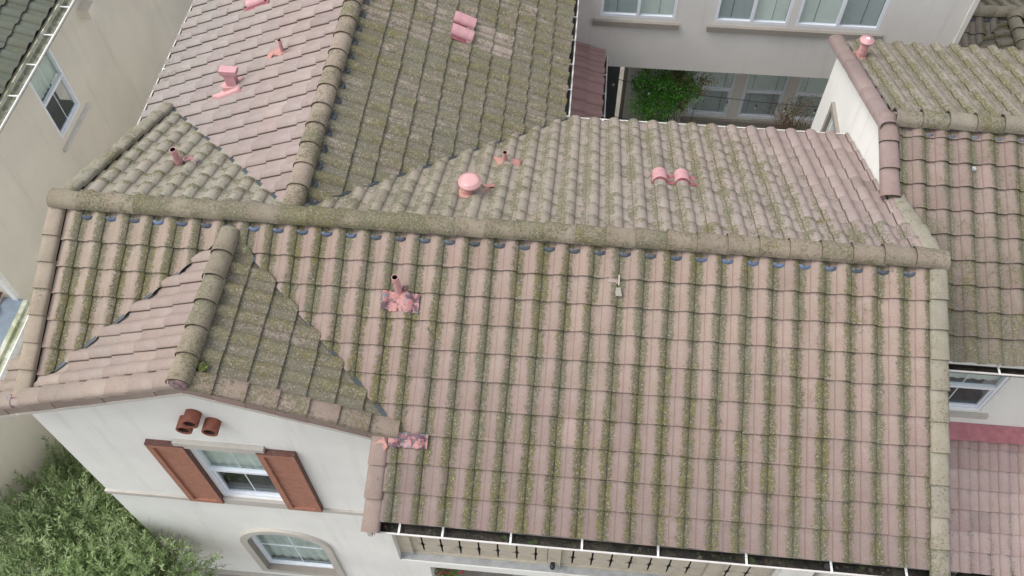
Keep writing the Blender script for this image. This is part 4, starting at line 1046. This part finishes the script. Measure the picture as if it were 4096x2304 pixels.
wall(mb, M['white_wall'], (XW, 0, 0), (0, 1, 0), (GZ, 0), top=lambda y: zh - abs(y - yh) * tH - .05, holes=[(4.02, 4.62, -3.4, lambda y: -1.93 - (y - 4.02) * .0)], breaks=[1.46, yh, 5.40], inward=Vector((1, 0, 0)), depth=.12)
mb.poly([(XW, 5.40, GZ), (16, 5.40, GZ), (16, 5.40, -1.4), (XW, 5.40, -1.4)], M['white_wall'])
wall(mb, M['white_wall'], (0, 0.0, 0), (1, 0, 0), (GZ, -1.3), holes=[(11.6, 12.66, -3.64, -2.3)], breaks=[10.6, 16], depth=.1)
mb.box((10.6, -.45, -1.5), (16, 0, -1.48), M['white_wall']); mb.build("wall", rh)
frS = lambda s, d, z: Vector((XW + d, s, z))
mb = MB(); frame_rect(mb, frS, 3.93, 4.71, -3.45, -1.86, .09, -.06, -.001, M['trim']); mb.build("window_surround", rh)
window(rh, frS, 4.02, 4.62, -3.4, -1.93, 'hung', "small side window half hidden behind the back gutter", frame_t=.04, blind=True)
frR = lambda s, d, z: Vector((s, 0.0 + d, z))
window(rh, frR, 11.6, 12.66, -3.64, -2.3, 'hung', "window under the right eave above the red roof", frame_t=.05, blind=-2.9, recess=.02)
mb = MB(); mb.box((11.5, -.06, -3.78), (12.80, -.001, -3.68), M['trim_light']); mb.build("sill", rh)
gutter(rh, (10.9, -.51, -1.47), (16, -.51, -1.47), (0, -1, 0), "gutter under the right eave with green moss inside", wd=.10, brackets=[1.0, 2.0, 3.0])
gutter(rh, (16, 5.66, -1.47), (10.52, 5.66, -1.47), (0, 1, 0), "thin back gutter in front of the grey wall", wd=.10, brackets=[4.9, 3.6, 2.1])
# vent on the back slope
bV = Vector((10.70, 5.0, -1.12)); mb = MB(); mb.lathe(bV, [(.085, -.08), (.078, .1), (.066, .33)], M['pink'], 24); vv = mb.build("round_vent", rh, label="tall pink vent with a small mushroom cap at the roof corner")
mb = MB(); mb.lathe(bV + Vector((0, 0, .33)), [(.07, -.06), (.085, -.04), (.066, -.01), (.11, .0), (.118, .015), (.112, .03), (.085, .034), (.082, .045), (.001, .055)], M['pink_light'], 32); mb.box((bV.x - .02, bV.y - .025, bV.z + .384), (bV.x + .03, bV.y + .02, bV.z + .388), M['white']); mb.build("cap", vv)
PL['HB'] = (nHB, (0, yh, zh))
blob_patch(vv, 'HB', [(10.55, 5.13), (10.56, 4.95), (10.7, 4.9), (10.86, 4.95), (10.84, 5.1), (10.7, 5.2)], M['salmon'], h=.055)
blob_patch(rh, 'MB', [(10.38, 1.56), (10.5, 1.5), (10.66, 1.60), (10.62, 1.72)], M['pink_dark'], h=.03, label="pink flashing at the foot of the side rake")
# pale chip on the right roof slope
mb = MB(); q = on_plane(nHF, (0, yh, zh), 11.62, 1.98) + nHF * .075
mb.box((q.x - .02, q.y - .03, q.z - .01), (q.x + .02, q.y + .03, q.z + .02), M['ledge']); mb.build("concrete_crumb", None, label="tiny pale concrete crumb lying on the upper right roof slope", cat="crumb")
# lower red roof
aR = math.atan(.44); cR, sR = cos(aR), sin(aR); dR = Vector((0, -cR, -sR)); nR = Vector((0, -sR, cR)); y0R, z0R = 0.0, -4.16
T = Tiles()
vR = 2.05 / cR
roof_tiles(T, (0, y0R, z0R), dR, nR, 12.692 % .305, vR, [(-1, 0, -10.6)], (10.7, 17), (.1, vR - .02), lambda P, r: jit(lerp3((.33, .225, .21), (.38, .30, .28), (.2 - P.y) / .9), r, .07),
           lambda P, r: (.02, .12 + .42 * max(0, (-P.y - .7) / 1.3), 0), exposure=.315, width=.305)
T.build("roof_slope", rh, label="lower slope of clean reddish tiles with thin moss lines")
mb = MB(); mb.poly([(10.6, 0, z0R - .03), (17, 0, z0R - .03), (17, -2.0, z0R - .03 - 2.0 * .44), (10.6, -2.0, z0R - .03 - 2.0 * .44)], M['deck'])
mb.poly([(10.6, -2.0, z0R - .9), (17, -2.0, z0R - .9), (17, -2.0, GZ), (10.6, -2.0, GZ)], M['white_wall']); mb.build("roof_underlay", rh)
mb = MB(); q0 = Vector((0, -.004, z0R + .12)); pts = []
for i in range(24):
    x = 10.6 + i * .27; pts.append((x, (i % 2) * .012))
for (xa, ja), (xb, jb) in zip(pts[:-1], pts[1:]):
    mb.poly([(xa, -.004, z0R + .12), (xb, -.004, z0R + .12), (xb, -.03, z0R + .10), (xa, -.03, z0R + .10)], M['pinkred'] if 'pinkred' in M else M['pink_dark'])
    mb.poly([(xa, -.03, z0R + .10), (xb, -.03, z0R + .10), (xb, -.25 - jb, z0R + .118 - (.25 + jb) * .44), (xa, -.25 - ja, z0R + .118 - (.25 + ja) * .44)], M['pinkred'] if 'pinkred' in M else M['pink_dark'])
mb.build("flashing", rh, label="glossy crimson flashing where the lower roof meets the wall")
gutter(rh, (10.9, -2.03, -5.08), (17, -2.03, -5.08), (0, -1, 0), "gutter below the red roof at the bottom right", wd=.12, brackets=[1.45, 2.6, 3.6])

# ------------------------------------------------------------------ REAR HOUSE across the courtyard
nh = thing("courtyard_house", "greige stucco house across the courtyard with white slider windows and blinds", "house", (9.5, 9, GZ))
YN = 7.8; YL = 8.4
mb = MB(); WN = [(6.47, 7.95, -2.80, -1.3), (8.72, 10.15, -2.80, -1.3), (10.29, 11.9, -2.80, -1.3)]
wall(mb, M['grey_wall'], (0, YN, 0), (1, 0, 0), (-4.09, 1.6), holes=WN, breaks=[5.0, 13.38], depth=.12)
WLo = [(8.66, 9.56, -5.92, -4.35), (9.79, 10.70, -5.92, -4.35), (10.93, 11.85, -5.92, -4.35)]
wall(mb, M['grey_wall'], (0, YL, 0), (1, 0, 0), (GZ, -4.05), holes=WLo + [(6.2, 7.12, GZ + .01, -4.5)], breaks=[5.6, 13.38], depth=.12)
mb.poly([(5.0, YN, -4.09), (13.38, YN, -4.09), (13.38, YL, -4.09), (5.0, YL, -4.09)], M['grey_wall'])
mb.poly([(13.38, YN, -4.09), (13.38, YN, 1.6), (13.38, 14, 1.6), (13.38, 14, -4.09)], M['grey_wall'])
mb.poly([(13.38, YL, GZ), (13.38, YL, -4.09), (13.38, 14, -4.09), (13.38, 14, GZ)], M['grey_wall'])
mb.build("wall", nh)
mb = MB(); mb.box((6.3, YL + .5, GZ), (7.05, YL + .55, -4.5), M['room']); mb.box((7.12, YL - .02, GZ), (7.2, YL + .0, -4.3), M['trim']); mb.box((6.62, YL + .12, GZ), (6.66, YL + .16, -4.5), M['trim']); mb.build("door", nh, label="dark doorway behind the red roof gutter")
frN = lambda s, d, z: Vector((s, YN + d, z)); frL = lambda s, d, z: Vector((s, YL + d, z))
for i, h in enumerate(WN): window(nh, frN, *h, 'slider', ["left slider window with blinds", "middle slider window with blinds", "right slider window with a bare dark pane"][i], muntin=False, slats=True, lower_screen=(i < 2), recess=.0, frame_t=.055)
for h in WLo: window(nh, frL, *h, 'hung', None, muntin=False, slats=True, recess=.01, frame_t=.05)
for (a, b) in ((6.33, 8.04), (8.60, 12.02)):
    mb = MB(); mb.box((a, YN - .07, -3.0), (b, YN - .001, -2.88), M['trim']); mb.build("sill", nh)
mb = MB(); mb.box((8.55, YL - .07, -6.12), (11.95, YL - .001, -5.99), M['trim']); mb.build("sill", nh)
mb = MB(); mb.box((13.385, YN - .07, -4.2), (13.475, YN + .0, 1.6), M['grey_wall']); mb.build("downspout", nh)
# lean-to red roof in the corner
aK = .33; T = Tiles(); cK, sK = cos(math.atan(aK)), sin(math.atan(aK)); dK = Vector((cK, 0, -sK)); nK = Vector((sK, 0, cK)); uK = nK.cross(dK); sk_ = 1 if uK.y > 0 else -1
lt = thing("lean_to_roof", "low dusky red tiled lean-to roof in the courtyard corner beside the rear wing gutter", "porch roof", (6.1, 6, GZ))
roof_tiles(T, (5.6, 0, -3.40), dK, nK, sk_ * .1, 1.02 / cK, [(sk_, 0, 7.79), (-sk_, 0, -3.9)], (min(0, sk_ * 8), max(0, sk_ * 8)), (0, 1.02 / cK - .02), lambda P, r: jit((.37, .24, .23), r, .05), lambda P, r: (.05, 0, 0), exposure=.34)
T.build("roof_slope", lt)
mb = MB(); mb.poly([(5.6, 3.9, -3.44), (6.58, 3.9, -3.44 - .98 * aK), (6.58, 7.79, -3.44 - .98 * aK), (5.6, 7.79, -3.44)], M['deck']); mb.box((6.42, 4.0, GZ), (6.52, 4.1, -3.8), M['trim']); mb.box((6.42, 7.5, GZ), (6.52, 7.6, -3.8), M['trim']); mb.build("frame", lt)
gutter(lt, (6.60, 7.75, -3.80), (6.60, 3.9, -3.80), (1, 0, 0), "gutter of the red lean-to", wd=.09, brackets=[.55, 1.1, 1.72, 2.3])

# ------------------------------------------------------------------ LEFT HOUSE
lh = thing("neighbour_house", "beige stucco house on the left with dark grey green tiles and one side window", "house", (-6, 3, GZ))
XLW = -3.4
mb = MB()
wall(mb, M['beige_wall'], (XLW, 0, 0), (0, 1, 0), (GZ, -1.45), top=lambda y: -1.45 if y > 1.05 else -4.05, holes=[(4.07, 5.0, -3.31, -1.72)], breaks=[-2.5, 1.05, 1.0501, 11], inward=Vector((-1, 0, 0)), depth=.12)
mb.poly([(XLW, 1.05, -4.3), (XLW, 1.05, -1.45), (-9, 1.05, -1.45), (-9, 1.05, -4.3)], M['beige_wall'])
mb.build("wall", lh)
frX = lambda s, d, z: Vector((XLW - d, s, z))
window(lh, frX, 4.07, 5.0, -3.31, -1.72, 'hung', "side window cut by the gutter above", recess=.0, blind=-2.5, frame_t=.05)
mb = MB(); mb.box((3.92, -.06, -3.50), (5.16, .0, -3.44), M['gutter'], frX); mb.build("sill", lh)
mb = MB(); mb.box((XLW + .002, 6.2, -2.25), (XLW + .22, 6.5, -2.05), M['beige_wall']); mb.build("wall_box", lh)
aL = .39; cL, sL = cos(math.atan(aL)), sin(math.atan(aL)); dL = Vector((cL, 0, -sL)); nL = Vector((sL, 0, cL)); uL = nL.cross(dL); sl = 1 if uL.y > 0 else -1
T = Tiles(); xE_ = -3.30; xR_ = -8.5
roof_tiles(T, (xR_, 0, -1.42 + (xE_ - xR_) * aL), dL, nL, .12, (xE_ - xR_) / cL, [(-sl, 0, -.75)], (min(0, sl * 12), max(0, sl * 12)), (0, (xE_ - xR_) / cL - .02), lambda P, r: jit((.12, .135, .105), r, .1), lambda P, r: (.34, .2, 0))
T.build("roof_slope", lh, label="dark grey green weathered tile slope")
mb = MB(); mb.poly([(xR_, .8, -1.46 + (xE_ - xR_) * aL), (xE_ - .03, .8, -1.46), (xE_ - .03, 12, -1.46), (xR_, 12, -1.46 + (xE_ - xR_) * aL)], M['deck'])
mb.box((-3.26, .8, -1.66), (-3.235, 11.5, -1.42), M['cream']); mb.build("fascia", lh)
gutter(lh, (-3.23, 11, -1.47), (-3.23, .9, -1.47), (1, 0, 0), "pale gutter full of grit along the dark roof", wd=.17, m_lip=M['gutter_white'], inner=simple("gutter_grit", (.27, .27, .2), .9, 0, .4, 12, bump=.5), brackets=[3.9 + .76 * i for i in range(7)])
mb = MB(); mb.box((-3.395, .93, -4.3), (-3.31, 1.03, -1.5), M['gutter_white']); mb.box((-3.40, .88, -4.34), (-3.22, 1.05, -4.24), M['gutter_white']); mb.build("downspout", lh)
# lower roof with wide cream gutter
mb = MB()
mb.box((-3.21, -3, -4.12), (-3.13, .95, -4.03), M['cream']); mb.poly([(-3.13, -3, -4.09), (-2.96, -3, -4.09), (-2.96, .93, -4.09), (-3.13, .93, -4.09)], M['cream'])
mb.box((-2.975, -3, -4.16), (-2.955, .95, -4.0), M['gutter_white']); mb.build("gutter", lh, label="wide cream gutter of the lower roof")
mb = MB(); mb.poly([(-3.21, -3, -4.06), (-3.21, .97, -4.06), (-3.58, .97, -4.02), (-3.58, -3, -4.02)], M['bluegrey']); mb.build("flashing", lh, label="blue grey flashing strip")
T = Tiles(); roof_tiles(T, (-6.2, 0, -4.0 + 2.6 * aL), dL, nL, .1, 2.62 / cL, [(sl, 0, 1.0), (-sl, 0, 3)], (min(sl * 1.2, -sl * 3), max(sl * 1.2, -sl * 3)), (0, 2.6 / cL), lambda P, r: jit((.09, .055, .05), r, .2), lambda P, r: (.15, .1, 0))
T.build("roof_slope", lh, label="dark lower roof slope at the left edge")

# ------------------------------------------------------------------ FAR ROOF at the top right
fh = thing("far_house", "lower mossy tiled roof with a hip, glimpsed past the corner of the greige wall", "house", (16, 10, GZ))
ZF = -4.12; YF, XF = 10.2, 15.5; tF = .40; cF, sF = cos(math.atan(tF)), sin(math.atan(tF))
T = Tiles(); bF = lambda P, r: jit((.25, .22, .185), r, .1); mF = lambda P, r: (.42 + r.uniform(-.1, .1), .7, .2)
roof_tiles(T, (0, YF, ZF), Vector((0, -cF, -sF)), Vector((0, -sF, cF)), 13.97 % TW, .52, [(-1, 0, -13.4), (1, cF, XF)], (13.3, 15.6), (0, 3.5), bF, mF)
roof_tiles(T, (0, YF, ZF), Vector((0, cF, -sF)), Vector((0, sF, cF)), .1, .5, [], (-19, -13.4), (0, 3), bF, mF)
dQ = Vector((-cF, 0, -sF)); nQ = Vector((-sF, 0, cF)); uQ = nQ.cross(dQ); sq = 1 if uQ.y > 0 else -1
roof_tiles(T, (XF, 0, ZF), dQ, nQ, .13, .42, [(sq, cF, YF), (-sq, 0, -5.0)], (min(sq * 5, sq * 10.4), max(sq * 5, sq * 10.4)), (0, 3), bF, mF)
T.build("roof_slope", fh)
T = Tiles()
caps(T, (13.4, YF, ZF + .04), (15.45, YF, ZF + .04), (0, 0, 1), .37, .29, .15, lambda P, r: jit((.28, .25, .19), r), mossy(.5), flat=.75)
caps(T, (XF, YF + .1, ZF + .05), (XF, 5, ZF + .05), (0, 0, 1), .37, .29, .15, lambda P, r: jit((.28, .25, .19), r), mossy(.5), flat=.75, lift=.03)
caps(T, (XF, YF, ZF + .05), (19, YF, ZF + .05), (0, 0, 1), .37, .29, .15, lambda P, r: jit((.28, .25, .19), r), mossy(.5), flat=.75, lift=.03)
T.build("cap_tile_row", fh)
mb = MB(); mb.poly([(13.4, YF, ZF - .03), (19, YF, ZF - .03), (19, YF - 3, ZF - .03 - 3 * tF), (13.4, YF - 3, ZF - .03 - 3 * tF)], M['deck']); mb.poly([(13.4, YF, ZF - .03), (19, YF, ZF - .03), (19, YF + 3, ZF - .03 - 3 * tF), (13.4, YF + 3, ZF - .03 - 3 * tF)], M['deck'])
mb.poly([(13.5, YF - 3, ZF - 3 * tF), (19, YF - 3, ZF - 3 * tF), (19, YF - 3, GZ), (13.5, YF - 3, GZ)], M['grey_wall']); mb.build("wall", fh)
closures(fh, [((13.97 % TW + .21 * TW + k * TW, YF - .14, ZF - .05), (1, 0, 0), (0, -cF, -sF)) for k in range(43, 50)], M['closure_dark'])
closures(rh, [((10.6738 + .21 * TW + k * TW, yh - .14, zh - .06), (1, 0, 0), dHF) for k in range(1, 7)], M['closure'])

# ------------------------------------------------------------------ vegetation
class Leaves:
    def __init__(s): s.v = []; s.f = []; s.c = []
    def leaf(s, p, d, n, L, W, c, fold=.25):
        d = d.normalized(); sd_ = d.cross(n).normalized(); n = sd_.cross(d)
        b = len(s.v); mid = p + d * L * .45
        s.v += [tuple(p), tuple(mid + sd_ * W / 2 + n * W * fold), tuple(p + d * L - n * L * .08), tuple(mid - sd_ * W / 2 + n * W * fold), tuple(mid)]
        s.f += [(b, b + 1, b + 4), (b + 1, b + 2, b + 4), (b + 2, b + 3, b + 4), (b + 3, b, b + 4)]; s.c += [c] * 12
    def build(s, name, m, parent):
        me = bpy.data.meshes.new(name); me.from_pydata(s.v, [], s.f); me.materials.append(m)
        a = me.color_attributes.new(name="base", type='FLOAT_COLOR', domain='CORNER'); dat = []
        for c in s.c: dat += [c, c, c, 1]
        a.data.foreach_set('color', dat); me.update(); return put(bpy.data.objects.new(name, me), parent)
def rv(r, s=1.0): return Vector((r.gauss(0, s), r.gauss(0, s), r.gauss(0, s)))
def willow_bush(name, label, cat, base, lobes, seed, n_shoot, leafL, leafW, mat, zmin=GZ, block=None, up=.7):
    """lobes: (centre, radii). shoots grow outward / upward from inside each lobe with leaves in pairs"""
    r = random.Random(seed); root = thing(name, label, cat, base); S = MB(); Lf = Leaves(); b0 = Vector(base)
    for (c, rad, share) in lobes:
        c = Vector(c)
        for k in range(5):
            e = c + Vector((r.uniform(-.6, .6) * rad[0], r.uniform(-.6, .6) * rad[1], r.uniform(-.3, .3) * rad[2]))
            s_ = b0 + Vector((r.uniform(-.15, .15), r.uniform(-.15, .15), 0)); mid = (s_ + e) / 2 + rv(r, .15)
            S.tube([s_, mid, e], [.035, .022, .01], M['wood'], 5, False)
        for k in range(int(n_shoot * share)):
            q = rv(r).normalized(); rr = r.random() ** .45
            if q.z < -.35: q.z *= -.6
            # clumpy crown: push shoots into clusters
            st = c + Vector((q.x * rad[0], q.y * rad[1], q.z * rad[2])) * rr * r.uniform(.8, 1.04)
            if block and block(st): continue
            d = (q * .75 + Vector((0, 0, up)) + rv(r, .35)).normalized(); L = r.uniform(.22, .55) * (1.7 if r.random() < .1 else 1); tone = r.uniform(.0, .6) + .35 * max(0, q.z) * rr
            bend = rv(r, .25); pts = []; pp = st.copy()
            nl = int(L / .022)
            for i in range(5): pts.append(pp.copy()); pp += (d + bend * (i / 5)).normalized() * L / 4
            S.tube(pts[::2], [.0035, .0028, .0015], M['wood'], 3, False)
            for i in range(nl):
                t_ = i / nl * 3.99; a_ = int(t_); pnt = pts[a_].lerp(pts[a_ + 1], t_ - a_)
                dd = (pts[a_ + 1] - pts[a_]).normalized(); side = dd.cross(rv(r)).normalized()
                ld = dd * .7 + side * r.uniform(.5, .9); 
                if block and block(pnt + ld * leafL): continue
                Lf.leaf(pnt, ld, rv(r) + Vector((0, 0, 1.2)), leafL * r.uniform(.6, 1.15), leafW * r.uniform(.8, 1.2), min(1, max(0, tone + r.uniform(-.18, .22))))
    S.build("branch", root); Lf.build("foliage", mat, root); return root
blk = lambda q: (q.y > YG - .09 and q.x > -.8)
willow_bush("willow_shrub", "big grey green willow-like shrub crowding the foot of the white gable wall", "shrub", (-1.6, -3.0, GZ),
            [((-2.2, -2.5, -6.6), (1.5, 1.2, 1.1), .36), ((-.6, -2.95, -6.7), (1.15, .75, 1.15), .26), ((-2.9, -1.5, -7.3), (1.3, 1.2, .9), .2), ((-1.6, -3.6, -6.3), (1.8, .9, .9), .18)], 21, 3000, .11, .019, M['willow'], block=blk, up=.55)
willow_bush("side_yard_shrub", "darker green shrub deep in the gap between the left house and the gable wall", "shrub", (-2.6, -.7, GZ),
            [((-2.5, -.7, -7.9), (.9, 1.2, .8), .6), ((-1.7, -1.5, -7.7), (.8, .8, .8), .4)], 31, 1300, .075, .016, M['vine'], block=lambda q: blk(q) or q.x < -3.3, up=.35)
# dry stems
r = random.Random(9); mb = MB()
b0 = Vector((-2.1, -2.0, GZ + .3))
# courtyard climbing vine
def leafy(name, label, cat, base, cloud, n, L, W, mat, seed, stems=8, leafdir=(0, -.4, .6)):
    r = random.Random(seed); root = thing(name, label, cat, base); S = MB(); Lf = Leaves(); b0 = Vector(base); cl = []
    for (c, rad, k) in cloud:
        for i in range(max(2, int(k * 26))):
            q = rv(r).normalized() * (r.random() ** .4); cl.append((Vector(c) + Vector((q.x * rad[0], q.y * rad[1], q.z * rad[2])), r.uniform(.06, .17), r.uniform(0, .7), k))
    for i in range(stems):
        e = r.choice(cl)[0]; S.tube([b0, (b0 + e) / 2 + rv(r, .08), e], [.018, .012, .005], M['wood'], 5, False)
    for i in range(n):
        c, s_, tone, _ = r.choice(cl); p_ = c + rv(r, s_ * .62); out = (p_ - c).normalized()
        S_ = out * .7 + Vector(leafdir) + rv(r, .5)
        Lf.leaf(p_, S_, out + Vector((0, -.5, .9)) + rv(r, .4), L * r.uniform(.6, 1.2), W * r.uniform(.7, 1.2), min(1, max(0, tone + r.uniform(-.2, .3))))
    S.build("stem", root); Lf.build("foliage", mat, root); return root
leafy("climbing_vine", "bright green vine climbing the courtyard wall left of the lower windows", "vine", (7.8, 8.2, GZ),
      [((7.75, 8.05, -4.7), (.5, .22, .4), 1), ((8.2, 8.05, -5.0), (.5, .22, .5), 1), ((8.45, 8.0, -4.75), (.35, .15, .3), .6), ((7.75, 7.95, -5.25), (.45, .3, .35), 1), ((8.15, 8.0, -5.1), (.35, .25, .35), .8), ((8.0, 7.9, -5.8), (.35, .3, .4), .8), ((7.55, 8.1, -5.0), (.25, .2, .3), .4)], 8500, .055, .034, M['vine'], 41)
leafy("autumn_creeper", "thin reddish faded creeper hanging from the overhang beside the vine", "vine", (8.5, 8.25, GZ),
      [((8.75, 8.0, -4.55), (.22, .1, .3), .3), ((8.35, 8.1, -4.5), (.3, .12, .2), .5), ((8.5, 8.05, -5.1), (.12, .1, .4), .3)], 1100, .06, .024, M['autumn'], 42, stems=5, leafdir=(0, -.2, -.9))
leafy("courtyard_bush", "low yellow green bush in front of the vine, just over the back gutter", "shrub", (8.35, 7.2, GZ),
      [((8.5, 7.3, -6.0), (.42, .3, .3), 1), ((8.0, 7.4, -6.1), (.4, .3, .25), .7), ((7.4, 7.6, -5.95), (.22, .2, .22), .4)], 3800, .055, .038, M['vine'], 43)
root = leafy("faded_rose_bush", "half bare rose bush with faded leaves in front of the right courtyard windows", "shrub", (10.7, 7.6, GZ),
      [((10.55, 7.6, -5.75), (.35, .3, .3), .9), ((10.85, 7.6, -5.25), (.38, .3, .35), .6), ((11.05, 7.65, -4.95), (.3, .3, .3), .35), ((10.45, 7.6, -4.95), (.35, .2, .35), .18)], 1500, .05, .028, M['autumn'], 44, stems=14)
mb = MB(); r = random.Random(3)
for i in range(26):
    a = Vector((10.65 + r.uniform(-.1, .2), 7.6, -6.3)); q = a + Vector((r.uniform(-.15, .2), r.uniform(-.1, .1), 1.0)); e = q + Vector((r.uniform(-.75, .6), r.uniform(-.2, .15), r.uniform(.3, 1.0)))
    mb.tube([a, (a + q) / 2 + rv(r, .04), q, (q + e) / 2 + Vector((0, 0, .08)), e], [.009, .007, .005, .003, .0015], M['red_twig'], 4, False)
mb.build("twig", root)
leafy("garden_flowers", "pink flowering plant seen through the porch opening below the balcony", "flowers", (4.40, -1.8, GZ),
      [((4.36, -1.86, -7.85), (.26, .14, .16), 1)], 900, .05, .03, M['vine'], 45)
mb = MB(); r = random.Random(8)
for i in range(46):
    c = Vector((4.4 + r.uniform(-.28, .28), -1.9 + r.uniform(-.14, .1), -7.72 + r.uniform(-.05, .08)))
    for k in range(5):
        a_ = 2 * pi * k / 5; mb.poly([c, c + Vector((cos(a_ - .4) * .018, sin(a_ - .4) * .018, .008)), c + Vector((cos(a_) * .026, sin(a_) * .026, .004)), c + Vector((cos(a_ + .4) * .018, sin(a_ + .4) * .018, .008))], M['flower'])
mb.build("bloom", bpy.data.objects["garden_flowers"])
# ------------------------------------------------------------------ string lights and garden post
mb = MB()
def sag(a, b, s, n=14): a = Vector(a); b = Vector(b); return [a.lerp(b, i / n) - Vector((0, 0, s * 4 * (i / n) * (1 - i / n))) for i in range(n + 1)]
cord = sag((6.70, 7.3, -3.92), (9.25, 7.3, -4.33), .07) + sag((9.25, 7.3, -4.33), (11.4, 7.3, -4.42), .03)[1:]
mb.tube(cord, .007, M['cable'], 6)
mb.tube(sag((6.70, 7.3, -4.98), (9.3, 7.3, -5.4), .06), .007, M['cable'], 6)
sl_ = mb.build("string_lights", None, label="black string lights with clear bulbs hung across the courtyard", cat="string lights")
for (x, z) in ((6.86, -3.97), (7.62, -4.16), (8.634, -4.28), (9.259, -4.34), (9.873, -4.40), (10.488, -4.43), (11.098, -4.435)):
    mb = MB(); c = Vector((x, 7.3, z)); mb.lathe(c, [(.004, 0), (.004, -.07), (.016, -.075), (.018, -.125), (.014, -.13)], M['cable'], 10); mb.lathe(c, [(.014, -.128), (.024, -.15), (.027, -.175), (.018, -.2), (.001, -.208)], M['bulb'], 12); mb.build("bulb", sl_)
mb = MB(); mb.lathe((9.13, 7.9, GZ), [(.04, 0), (.04, 2.7), (.085, 2.78), (.1, 2.9), (.09, 3.02), (.05, 3.1), (.001, 3.13)], M['darkgreen'], 20); mb.build("garden_post", None, label="dark green post with a rounded top below the courtyard window sill", cat="post")
